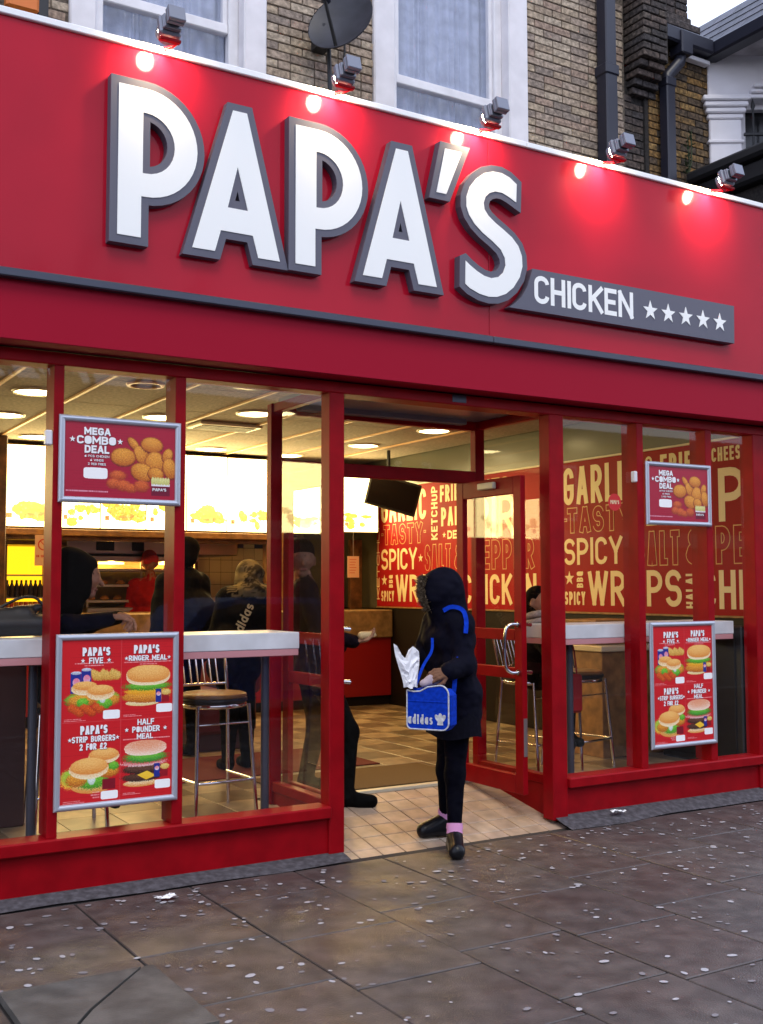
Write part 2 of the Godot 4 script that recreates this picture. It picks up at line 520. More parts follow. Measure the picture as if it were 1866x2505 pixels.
# lays out text in the box x0..x1, y0..y1; lettering wt metres thick; xmax drops what runs past an edge
func text(b: MB, s: String, x0: float, x1: float, y0: float, y1: float, wt: float, z := 0.0, thin := 0.0, xmax := 1e9, gapk := 1.7) -> void:
	var sum := 0.0
	for ch in s:
		sum += glyph(ch)[0]
	var gap := wt * gapk
	var sx := (x1 - x0 - wt - gap * (s.length() - 1)) / maxf(sum, 0.001)
	var sy := y1 - y0 - wt
	var x := x0 + wt * 0.5
	var layer := 0
	for ch in s:
		var g := glyph(ch)
		if x + g[0] * sx + wt * 0.5 > xmax:
			return
		if ch == "*":
			b.poly(star(x + g[0] * sx * 0.5, (y0 + y1) * 0.5, minf(sy * 0.5, g[0] * sx)), z)
		for st in g[1]:
			var pts := PackedVector2Array()
			for q in st:
				var w := Vector2(x + q.x * sx, y0 + wt * 0.5 + q.y * sy)
				if pts.is_empty() or pts[-1].distance_to(w) > 1e-4:
					pts.append(w)
			var curved: bool = pts.size() > 4
			for poly in Geometry2D.offset_polyline(pts, wt * 0.5 - thin, Geometry2D.JOIN_MITER if not curved else Geometry2D.JOIN_ROUND, Geometry2D.END_SQUARE if not curved else Geometry2D.END_BUTT):
				if Geometry2D.is_polygon_clockwise(poly):
					continue
				b.poly(poly, z + 0.00012 * (layer % 5))
			layer += 1
		x += g[0] * sx + gap

func text_up(b: MB, s: String, x0: float, x1: float, y0: float, y1: float, wt: float, z := 0.0) -> void:  # reads upwards
	var o := MB.new()
	text(o, s, 0.0, y1 - y0, 0.0, x1 - x0, wt)
	b.add(o, Transform3D(Basis(Vector3(0, 1, 0), Vector3(-1, 0, 0), Vector3(0, 0, 1)), Vector3(x1, y0, z)))

# ------------------------------------------------------------ bodies: one surface round a skeleton (surface nets)
# bone: [a, b, radius a, radius b, colour]
func body(mb: MB, bones: Array, cell: float, k: float) -> void:
	var lo := Vector3.ONE * 1e9
	var hi := -lo
	for b in bones:
		var r: float = maxf(b[2], b[3]) + k + cell * 2.0
		for p in [b[0], b[1]]:
			lo = lo.min(p - Vector3.ONE * r)
			hi = hi.max(p + Vector3.ONE * r)
	var nx := int((hi.x - lo.x) / cell) + 2
	var ny := int((hi.y - lo.y) / cell) + 2
	var nz := int((hi.z - lo.z) / cell) + 2
	var f := PackedFloat32Array()
	f.resize(nx * ny * nz)
	f.fill(1e3)
	var near := PackedFloat32Array()
	near.resize(nx * ny * nz)
	near.fill(1e3)
	var who := PackedByteArray()
	who.resize(nx * ny * nz)
	for bi in bones.size():
		var b: Array = bones[bi]
		var a: Vector3 = b[0]
		var ab: Vector3 = b[1] - a
		var l2 := maxf(ab.length_squared(), 1e-8)
		var r0: float = b[2]
		var dr: float = b[3] - r0
		var m: float = maxf(b[2], b[3]) + k + cell * 1.5
		var p0: Vector3 = (a.min(b[1]) - Vector3.ONE * m - lo) / cell
		var p1: Vector3 = (a.max(b[1]) + Vector3.ONE * m - lo) / cell
		for z in range(maxi(int(p0.z), 0), mini(int(p1.z) + 1, nz)):
			for y in range(maxi(int(p0.y), 0), mini(int(p1.y) + 1, ny)):
				var at := (z * ny + y) * nx
				for x in range(maxi(int(p0.x), 0), mini(int(p1.x) + 1, nx)):
					var q := lo + Vector3(x, y, z) * cell - a
					var t := clampf(q.dot(ab) / l2, 0.0, 1.0)
					var d := (q - ab * t).length() - r0 - dr * t
					var o := f[at + x]
					if d < near[at + x]:
						near[at + x] = d
						who[at + x] = bi
					var h := k - absf(o - d)
					f[at + x] = minf(o, d) - (h * h / (4.0 * k) if h > 0.0 else 0.0)
	var idx := PackedInt32Array()
	idx.resize(nx * ny * nz)
	idx.fill(-1)
	var base := mb.v.size()
	var offs := [0, 1, nx, nx + 1, nx * ny, nx * ny + 1, nx * ny + nx, nx * ny + nx + 1]
	var edges := [[0, 1], [2, 3], [4, 5], [6, 7], [0, 2], [1, 3], [4, 6], [5, 7], [0, 4], [1, 5], [2, 6], [3, 7]]
	for z in nz - 1:
		for y in ny - 1:
			var row := (z * ny + y) * nx
			for x in nx - 1:
				var at := row + x
				if f[at] > cell * 3.0 or f[at] < -cell * 3.0:
					continue
				var neg := 0
				for o in offs:
					if f[at + o] < 0.0:
						neg += 1
				if neg == 0 or neg == 8:
					continue
				var s := Vector3.ZERO
				var cnt := 0
				for e in edges:
					var fa := f[at + offs[e[0]]]
					var fb := f[at + offs[e[1]]]
					if (fa < 0.0) != (fb < 0.0):
						var t := fa / (fa - fb)
						var pa := Vector3(e[0] & 1, (e[0] >> 1) & 1, e[0] >> 2)
						var pb := Vector3(e[1] & 1, (e[1] >> 1) & 1, e[1] >> 2)
						s += pa.lerp(pb, t)
						cnt += 1
				s /= cnt
				var g := Vector3(f[at + 1] - f[at], f[at + nx] - f[at], f[at + nx * ny] - f[at])
				g += Vector3(f[at + offs[7]] - f[at + offs[6]], f[at + offs[7]] - f[at + offs[5]], f[at + offs[7]] - f[at + offs[3]])
				idx[at] = mb.vert(lo + (Vector3(x, y, z) + s) * cell, g.normalized())
				mb.c.append(bones[who[at + (7 if s.length_squared() > 0.75 else 0)]][4])
	for z in range(1, nz - 1):
		for y in range(1, ny - 1):
			var row := (z * ny + y) * nx
			for x in range(1, nx - 1):
				var at := row + x
				if absf(f[at]) > cell * 3.0:
					continue
				var ina := f[at] < 0.0
				for ax in 3:
					var step: int = [1, nx, nx * ny][ax]
					if ina == (f[at + step] < 0.0):
						continue
					var u: int = [nx, nx * ny, 1][ax]
					var w: int = [nx * ny, 1, nx][ax]
					var q := [idx[at], idx[at - u], idx[at - u - w], idx[at - w]]
					if q.min() < base:
						continue
					mb.face(q[0], q[1], q[2])
					mb.face(q[0], q[2], q[3])

# fingers curled from a palm: at the wrist, along dir, palm facing down; returns bones
func hand_bones(wrist: Vector3, dir: Vector3, palm: Vector3, curl: float, col: Color, left := false) -> Array:
	var out := []
	dir = dir.normalized()
	palm = (palm - dir * palm.dot(dir)).normalized()
	var side := dir.cross(palm) * (-1.0 if left else 1.0)
	var knuckle := wrist + dir * 0.085
	for j in 4:
		var s := (j - 1.5) * 0.019
		var kn := knuckle + side * s - dir * absf(j - 1.2) * 0.005
		out.append([wrist + side * s * 0.6, kn, 0.016, 0.0115, col])
		var ln: float = [0.036, 0.042, 0.040, 0.031][j]
		var d1 := (dir * cos(curl) + palm * sin(curl)).normalized()
		var d2 := (dir * cos(curl * 2.1) + palm * sin(curl * 2.1)).normalized()
		var d3 := (dir * cos(curl * 2.9) + palm * sin(curl * 2.9)).normalized()
		var a := kn + d1 * ln
		var b := a + d2 * ln * 0.72
		out.append([kn, a, 0.0098, 0.0088, col])
		out.append([a, b, 0.0088, 0.008, col])
		out.append([b, b + d3 * ln * 0.55, 0.008, 0.007, col])
	var th := wrist + dir * 0.025 - side * 0.026
	var t1 := th + (dir * 0.7 - side * 0.6 + palm * 0.35).normalized() * 0.042
	out.append([th, t1, 0.0135, 0.0105, col])
	out.append([t1, t1 + (dir + palm * 0.5).normalized() * 0.033, 0.0105, 0.0085, col])
	return out

# a head: centre at the middle of the skull, face looking along fwd
func head_bones(c: Vector3, fwd: Vector3, skin: Color, hair: Color, lips: Color, dark: Color) -> Array:
	fwd = fwd.normalized()
	var side := fwd.cross(Vector3.UP).normalized()
	var up := side.cross(fwd)
	var out := []
	out.append([c - fwd * 0.02, c + fwd * 0.018 + up * 0.005, 0.086, 0.082, skin])
	out.append([c + fwd * 0.02 - up * 0.02, c + fwd * 0.045 - up * 0.085, 0.062, 0.036, skin])
	out.append([c + fwd * 0.086 + up * 0.004, c + fwd * 0.112 - up * 0.034, 0.009, 0.014, skin])
	out.append([c + fwd * 0.082 - up * 0.066 - side * 0.018, c + fwd * 0.082 - up * 0.066 + side * 0.018, 0.0075, 0.0075, lips])
	for s in [-1.0, 1.0]:
		out.append([c + fwd * 0.083 + side * 0.031 * s, c + fwd * 0.085 + side * 0.034 * s, 0.006, 0.006, dark])
		out.append([c + fwd * 0.088 + side * 0.018 * s + up * 0.02, c + fwd * 0.080 + side * 0.045 * s + up * 0.021, 0.006, 0.005, hair])
		out.append([c + side * 0.084 * s - fwd * 0.005 + up * 0.008, c + side * 0.088 * s - fwd * 0.012 - up * 0.03, 0.015, 0.011, skin])
	return out

# ------------------------------------------------------------ scene
const FLOOR := 0.165
const CEIL := 2.97

func _ready() -> void:
	R.seed = 7
	var cam := Camera3D.new()
	cam.name = "camera"
	add_child(cam)
	cam.fov = 49.5
	cam.near = 0.05
	cam.far = 200.0
	cam.position = Vector3(0, 1.5, 5.5)
	var yaw := 0.544574
	var pitch := 0.066926
	var roll := -0.00219
	var fwd := Vector3(sin(yaw) * cos(pitch), sin(pitch), -cos(yaw) * cos(pitch))
	var right := Vector3(cos(yaw), 0, sin(yaw))
	var up := right.cross(fwd)
	cam.basis = Basis(right * cos(roll) + up * sin(roll), up * cos(roll) - right * sin(roll), -fwd)
	cam.current = true

	var env := Environment.new()
	env.background_mode = Environment.BG_SKY
	var sm := ProceduralSkyMaterial.new()
	sm.sky_top_color = Color(0.80, 0.85, 0.98)
	sm.sky_horizon_color = Color(0.93, 0.94, 1.0)
	sm.sky_curve = 0.2
	sm.ground_bottom_color = Color(0.22, 0.21, 0.21)
	sm.ground_horizon_color = Color(0.45, 0.45, 0.47)
	sm.sky_energy_multiplier = 1.0
	var sky := Sky.new()
	sky.sky_material = sm
	env.sky = sky
	env.tonemap_mode = Environment.TONE_MAPPER_LINEAR
	env.tonemap_exposure = 2.1
	env.background_energy_multiplier = 1.0
	env.sdfgi_enabled = true
	env.ssao_enabled = true
	env.ssil_enabled = true
	var we := WorldEnvironment.new()
	we.name = "world_environment"
	we.environment = env
	add_child(we)
	var sun := DirectionalLight3D.new()
	sun.name = "sun"
	sun.light_energy = 0.22
	sun.light_color = Color(1.0, 0.98, 0.95)
	sun.light_angular_distance = 25.0
	sun.shadow_enabled = true
	add_child(sun)
	sun.look_at_from_position(Vector3(-2, 9, 6), Vector3.ZERO)

	make_materials()
	pavement()
	room()
	shopfront()
	doors()
	shop_sign()
	upper_building()
	neighbour()
	mural()
	kitchen()
	ceiling_fittings()
	posters()
	furniture()
	people()
	girl()
	small_things()
	across_the_road()

# ------------------------------------------------------------ ground
func pavement() -> void:
	var g := MB.new()
	g.box(Vector3(-30, -0.5, -0.02), Vector3(40, -0.009, 5.9))
	var pv := S("pavement", g.mesh(), M.joint, "wet stone slab pavement speckled with old chewing gum")
	# columns of slabs, joints running away from the shop front
	var xs := [-0.84, -0.25, 0.35, 0.95, 1.54, 2.12, 2.70, 3.25, 3.85, 4.44, 5.03, 5.62, 6.21, 6.80, 7.39]
	var first := [0.7, 0.5, 0.8, 1.23, 1.05, 0.52, 1.02, 1.15, 1.0, 0.88, 0.7, 1.0, 0.8, 0.9]
	for k in xs.size() - 1:
		var zs := [0.135, first[k]]
		while zs[-1] < 5.0:
			zs.append(zs[-1] + R.randf_range(0.6, 0.7))
		for j in zs.size() - 1:
			if xs[k] < 0.3 and zs[j] < 0.6:
				pass
			var gap := R.randf_range(0.003, 0.006)
			var m: Material = M["slab%d" % R.randi_range(0, 5)]
			if k == 3 and j == 1:  # the pale slab, cracked across
				var y := 0.0
				var a := Vector2(xs[k] + 0.004, zs[j] + 0.004)
				var b := Vector2(xs[k + 1] - 0.004, zs[j] + 0.004)
				var c := Vector2(xs[k + 1] - 0.004, zs[j + 1] - 0.004)
				var d := Vector2(xs[k] + 0.004, zs[j + 1] - 0.004)
				for pp in [[a, b + Vector2(-0.05, 0), Vector2(1.19, 1.56), d], [b + Vector2(-0.036, 0), b, c, d + Vector2(0.015, 0), Vector2(1.2, 1.57)]]:
					var mb := MB.new()
					mb.prism(PackedVector2Array(pp), -0.03, 0.0)
					var o := P(pv, "paving_slab", mb.mesh(), M.slab_pale, Vector3(0, y, 0), Vector3(PI / 2, 0, 0))
					o.position.y = y
				continue
			var tilt := R.randf_range(-0.0025, 0.0025)
			var o := BX(pv, "paving_slab", m, xs[k] + gap, xs[k + 1] - gap, -0.045, 0.0, zs[j] + gap, zs[j + 1] - gap, 0.0035)
			o.position.y += R.randf_range(-0.002, 0.002)
			o.rotation = Vector3(tilt, 0, R.randf_range(-0.002, 0.002))
	# chewing gum trodden flat
	var gm := MB.new()
	var gd := MB.new()
	for k in 760:
		var x := R.randf_range(0.9, 6.6)
		var z := 0.2 + pow(R.randf(), 1.35) * 3.0
		var r := R.randf_range(0.006, 0.017) * (1.25 if R.randf() < 0.12 else 1.0)
		var t := gm if R.randf() < 0.45 else gd
		var q := []
		var ph := R.randf() * TAU
		var el := R.randf_range(0.75, 1.25)
		for j in 9:
			var a := TAU * j / 9.0
			var rr := r * (1.0 + 0.2 * sin(a * 2.0 + ph) + R.randf_range(-0.06, 0.06))
			q.append(Vector3(x + cos(a) * rr * el, 0.0035, z + sin(a) * rr))
		for j in 9:
			t.tri(Vector3(x, 0.0052, z), q[j], q[(j + 1) % 9], Vector3.UP)
	tag(P(pv, "chewing_gum", gm.mesh(), M.gum), "", "", "", "stuff")
	tag(P(pv, "chewing_gum", gd.mesh(), M.gum_dark), "", "", "", "stuff")
	# cement run along the foot of the front
	for e in [[-1.5, 3.07, 0.0, 0.0], [4.60, 7.2, 0.012, 0.05]]:
		var c := MB.new()
		var n := 40
		var ta := []
		for j in n + 1:
			var x := lerpf(e[0], e[1], float(j) / n)
			var w := 0.125 + 0.012 * sin(x * 3.1) + 0.009 * sin(x * 7.7) + R.randf_range(-0.003, 0.003)
			if e[3] > 0.0:
				w += 0.05 * exp(-pow((x - 4.9) / 0.45, 2.0))
			ta.append([Vector3(x, 0.030 + e[2] + e[3] * 0.4, -0.03), Vector3(x, 0.020 + e[2], 0.05), Vector3(x, 0.0025, w)])
		for j in n:
			for t in 2:
				c.quad(ta[j][t], ta[j + 1][t], ta[j + 1][t + 1], ta[j][t + 1], Vector3(0, 1, 0.15).normalized())
		S("pavement_edge", c.mesh(), M.cement, "rough grey cement strip at the foot of the shop front")
	var road := MB.new()
	road.box(Vector3(-60, -0.6, 6.05), Vector3(70, -0.12, 15.0))
	S("road", road.mesh(), M.asphalt, "asphalt road along the shops")
	var kb := MB.new()
	kb.box(Vector3(-60, -0.5, 5.9), Vector3(70, 0.0, 6.05), 0.02)
	S("kerb", kb.mesh(), M.granite, "granite kerb between pavement and road")
	var far := MB.new()
	far.box(Vector3(-150, -0.8, -150), Vector3(160, -0.62, 150))
	S("ground", far.mesh(), M.asphalt, "ground")
	# tiled ramp into the shop
	var rp := MB.new()
	rp.quad(Vector3(3.0, -0.025, 0.11), Vector3(4.68, -0.025, 0.11), Vector3(4.68, 0.155, -0.80), Vector3(3.0, 0.155, -0.80), Vector3(0, 1, 0.2).normalized())
	rp.box(Vector3(3.0, -0.3, -0.80), Vector3(4.68, -0.027, 0.11))
	var ramp := S("entrance_ramp", rp.mesh(), M.grout, "sloping entrance floor of pinkish beige tiles")
	var ang := atan(0.2)
	for a in 12:
		for b in 7:
			var x := 3.0 + 0.006 + a * 0.15
			var z := 0.11 - b * 0.15
			var w := minf(0.15, 4.66 - x)
			var d := minf(0.15, z + 0.80)
			if w < 0.03 or d < 0.03: continue
			var o := P(ramp, "tile", bmesh_box(Vector3(w - 0.006, 0.016, d / cos(ang) - 0.006), 0.0025), M["tile%d" % R.randi_range(0, 3)])
			o.position = Vector3(x + w * 0.5, -0.2 * (z - d * 0.5) - 0.006 + R.randf_range(-0.0008, 0.0008), z - d * 0.5)
			o.rotation.x = ang

# ------------------------------------------------------------ shell of the room
func room() -> void:
	var f := MB.new()
	f.box(Vector3(-1.6, -0.1, -7.9), Vector3(6.9, FLOOR - 0.014, -0.80))
	f.box(Vector3(-1.6, -0.1, -0.80), Vector3(3.0, FLOOR - 0.014, -0.02))
	f.box(Vector3(4.68, -0.1, -0.80), Vector3(6.9, FLOOR - 0.014, -0.02))
	var fl := S("floor", f.mesh(), M.grout, "shop floor of beige and brown chequered tiles")
	var step := 0.33
	for a in 24:
		for b in 24:
			var x0 := -1.22 + a * step
			var z1 := -0.025 - b * step
			var x1 := x0 + step
			var z0 := z1 - step
			if x0 > 6.62 or z0 < -7.3 or x0 < 0.6 - z0 * 0.05: continue
			if z1 > -0.80 and x1 > 3.0 and x0 < 4.68:  # beside the entrance
				if x0 < 3.0: x1 = 3.0
				elif x1 > 4.68: x0 = 4.68
				elif z0 < -0.80: z1 = -0.80
				else: continue
			x1 = minf(x1, 6.68)
			if b > 15 or x1 < 1.5:
				if b > 15 and x1 < 2.2: continue
			BX(fl, "tile", M["floor%d" % (R.randi_range(0, 1) + (2 if (a + b) % 2 else 0))], x0 + 0.002, x1 - 0.002, FLOOR - 0.016, FLOOR + R.randf_range(-0.0006, 0.0006), z0 + 0.002, z1 - 0.002, 0.002)
	var c := MB.new()
	c.box(Vector3(-1.6, CEIL + 0.03, -7.9), Vector3(6.9, CEIL + 0.15, -0.02))
	var ce := S("ceiling", c.mesh(), M.wall_dark, "suspended tile ceiling of the shop with orange lit bars")
	for a in 14:
		var x := 6.70 - 0.618 * a
		if a > 0:
			BX(ce, "ceiling_bar", M.ceiling_bar, x - 0.013, x + 0.013, CEIL - 0.014, CEIL + 0.01, -7.5, -0.06, 0.002)
		for b in 7:
			if x - 0.6 < -1.4: continue
			BX(ce, "ceiling_tile", M.ceiling, x - 0.603, x - 0.015, CEIL, CEIL + 0.025, -0.06 - (b + 1) * 1.06 + 0.004, -0.06 - b * 1.06 - 0.004, 0.003)
	var wl := [["back_wall", Vector3(-1.6, -0.1, -7.9), Vector3(6.9, CEIL + 0.1, -7.6), M.wall_cream, "back wall of the shop kitchen"],
		["left_wall", Vector3(-1.6, -0.1, -7.9), Vector3(-1.4, CEIL + 0.1, -0.02), M.wall_cream, "left wall of the shop"],
		["right_wall", Vector3(6.72, -0.1, -7.9), Vector3(6.95, CEIL + 0.15, -0.1), M.wall_gloss, "glossy dark upper wall above the word mural"]]
	for w in wl:
		var b := MB.new()
		b.box(w[1], w[2])
		S(w[0], b.mesh(), w[3], w[4])
	var r := MB.new()
	r.box(Vector3(-1.6, CEIL + 0.16, -7.9), Vector3(6.95, CEIL + 0.4, -0.02))
	S("flat_roof", r.mesh(), M.asphalt, "flat roof over the shop")

# ------------------------------------------------------------ shop front
func pane_box(par: Node3D, x0: float, x1: float, y0: float, y1: float, z0: float, z1: float, called := "glass_pane") -> void:
	# one sheet of glass, kept single so that it reads as a thin pane
	var b := MB.new()
	if z1 - z0 < 0.02:
		b.quad(Vector3(x0, y0, z0), Vector3(x1, y0, z0), Vector3(x1, y1, z0), Vector3(x0, y1, z0), Vector3(0, 0, 1))
	else:
		b.quad(Vector3(x0, y0, z0), Vector3(x0, y0, z1), Vector3(x0, y1, z1), Vector3(x0, y1, z0), Vector3(1, 0, 0))
	P(par, called, b.mesh(), M.pane)

func shopfront() -> void:
	var s := thing("shopfront", "red framed glass shop front of the chicken shop with open doorway", "shop front")
	var red: Material = M.red_paint
	# risers, sills
	BX(s, "stall_riser", red, -1.5, 2.99, 0.02, 0.225, -0.10, -0.012, 0.004)
	BX(s, "stall_riser", red, 4.70, 7.0, 0.045, 0.225, -0.10, -0.012, 0.004)
	BX(s, "sill", red, -1.5, 2.988, 0.222, 0.288, -0.12, 0.035, 0.008)
	BX(s, "sill", red, 4.702, 7.0, 0.222, 0.288, -0.12, 0.035, 0.008)
	# posts of the doorway
	BX(s, "door_post", red, 2.985, 3.082, 0.02, 2.605, -0.10, 0.008, 0.006)
	BX(s, "door_post", red, 4.585, 4.705, 0.03, 2.605, -0.10, 0.008, 0.006)
	for m in [[1.437, 1.487], [2.070, 2.128], [5.352, 5.412], [6.012, 6.074]]:
		BX(s, "mullion", red, m[0], m[1], 0.286, 2.606, -0.15, 0.002, 0.004)
	BX(s, "end_post", red, 6.50, 6.62, 0.05, 2.606, -0.12, 0.006, 0.006)
	BX(s, "end_post", red, -1.5, -1.38, 0.02, 2.606, -0.12, 0.006, 0.006)
	BX(s, "top_rail", red, -1.5, 7.0, 2.60, 2.665, -0.14, 0.012, 0.006)
	for q in [[-1.38, 1.44], [1.485, 2.072], [2.126, 2.988], [4.703, 5.354], [5.410, 6.014], [6.072, 6.502]]:
		pane_box(s, q[0], q[1], 0.286, 2.602, -0.045, -0.045)
	# fascia board below the sign
	for q in [[-1.5, 7.0]]:
		BX(s, "fascia_board", M.fascia_red, q[0], q[1], 2.675, 3.0, -0.12, 0.15, 0.003)
	BX(s, "blue_label", M.post_blue, 3.828, 3.93, 2.617, 2.662, 0.012, 0.016, 0.001)
	# returns of the recessed entrance
	for e in [[3.04, 3.095, -1.0], [4.635, 4.69, 1.0]]:
		var x0: float = e[0]
		var x1: float = e[1]
		BX(s, "return_riser", red, x0 + 0.008, x1 - 0.008, -0.02, 0.235, -0.85, -0.10, 0.003)
		BX(s, "return_rail", red, x0, x1, 0.232, 0.292, -0.85, -0.10, 0.004)
		BX(s, "return_rail", red, x0, x1, 2.605, 2.662, -0.85, -0.10, 0.004)
		BX(s, "corner_post", red, x0 - 0.012, x1 + 0.012, 0.1, 2.664, -0.91, -0.845, 0.005)
		pane_box(s, (x0 + x1) * 0.5, 0.0, 0.29, 2.607, -0.85, -0.10)
	BX(s, "transom_bar", red, 3.10, 4.63, 2.222, 2.31, -0.905, -0.85, 0.005)
	BX(s, "transom_rail", red, 3.10, 4.63, 2.60, 2.664, -0.905, -0.85, 0.005)
	pane_box(s, 3.10, 4.63, 2.308, 2.602, -0.88, -0.88, "fanlight")
	BX(s, "closer_track", M.soffit_grey, 3.2, 4.50, 2.625, 2.68, -0.84, -0.77, 0.006)
	BX(s, "soffit_panel", M.soffit_grey, 3.085, 4.645, 2.662, 2.70, -0.86, -0.10, 0.002)
	for x in [1.40, 5.33]:
		BX(s, "alarm_contact", M.upvc, x, x + 0.035, 2.20, 2.275, -0.04, 0.0, 0.006)
	var sp := MB.new()
	sp.box(Vector3(-1.5, 2.672, -0.16), Vector3(7.0, 4.2, -0.02))
	P(s, "backing_wall", sp.mesh(), M.wall_dark)

func doors() -> void:
	# two leaves, both open outwards at right angles
	for e in [[4.452, 4.492, -1.0], [3.112, 3.150, 1.0]]:
		var x0: float = e[0]
		var x1: float = e[1]
		var right: bool = e[2] < 0.0
		var d := thing("entrance_door", "red framed glass door leaf folded open at the right side of the entrance" if right else "red framed glass door leaf folded open behind the left entrance post", "door", Vector3(0, 0, 0), "door leaves of the entrance")
		var red: Material = M.red_paint
		var zb := -0.845
		var zf := -0.125
		BX(d, "stile", red, x0, x1, 0.18, 2.215, zf - 0.08, zf, 0.004)
		BX(d, "stile", red, x0, x1, 0.18, 2.215, zb, zb + 0.08, 0.004)
		BX(d, "top_rail", red, x0 + 0.001, x1 - 0.001, 2.10, 2.214, zb + 0.08, zf - 0.08, 0.004)
		BX(d, "bottom_rail", red, x0 + 0.001, x1 - 0.001, 0.181, 0.30, zb + 0.08, zf - 0.08, 0.004)
		for y in [1.150, 0.905]:
			BX(d, "middle_rail", red, x0 + 0.002, x1 - 0.002, y, y + 0.072, zb + 0.08, zf - 0.08, 0.004)
		var xm := (x0 + x1) * 0.5
		for q in [[0.30, 0.905], [0.977, 1.15], [1.222, 2.10]]:
			pane_box(d, xm, 0, q[0], q[1], zb + 0.08, zf - 0.08)
		for s in [-1.0, 1.0]:
			var xf := x0 if s < 0 else x1
			var hz := zf - 0.035
			if s > 0:
				for y in [1.255, 0.95]:
					TB(d, "handle_stub", M.chrome, [Vector3(xf, y, hz), Vector3(xf + 0.012, y, hz), Vector3(xf + 0.02, y, hz), Vector3(xf + 0.058, y - 0.004, hz + 0.004), Vector3(xf + 0.064, y - 0.004, hz + 0.004)], [0.019, 0.019, 0.0115, 0.013, 0.005], 12)
				continue
			if not right:
				s = -0.55
			var pts := smooth([Vector3(xf, 1.255, hz), Vector3(xf + s * 0.05, 1.255, hz - 0.012), Vector3(xf + s * 0.085, 1.22, hz - 0.02), Vector3(xf + s * 0.098, 1.10, hz - 0.022), Vector3(xf + s * 0.085, 0.985, hz - 0.02), Vector3(xf + s * 0.05, 0.95, hz - 0.012), Vector3(xf, 0.95, hz)], 5)
			var h := TB(d, "pull_handle", M.chrome, pts, 0.0115, 10)
			for y in [1.255, 0.95]:
				TB(h, "rose", M.chrome, [Vector3(xf - s * 0.0, y, hz), Vector3(xf + s * 0.012, y, hz)], 0.019, 12)
		BX(d, "lock_plate", M.steel, x0 + 0.006, x1 - 0.006, 0.42, 0.66, zf - 0.001, zf + 0.004, 0.001)
		if right:
			BX(d, "closer", M.threshold, x0 - 0.03, x0, 2.145, 2.19, -0.56, -0.38, 0.006)

# ------------------------------------------------------------ sign
func grown(p: PackedVector2Array, d: float) -> PackedVector2Array:
	var r := Geometry2D.offset_polygon(p, d, Geometry2D.JOIN_MITER)
	return r[0] if r.size() else p

func _ring() -> ArrayMesh:
	if not cache.has("lens_ring"):
		var b := MB.new()
		b.lathe([Vector2(0.060, 0.006), Vector2(0.060, -0.022), Vector2(0.064, -0.022), Vector2(0.064, 0.006)], 20)
		cache["lens_ring"] = b.mesh()
	return cache["lens_ring"]

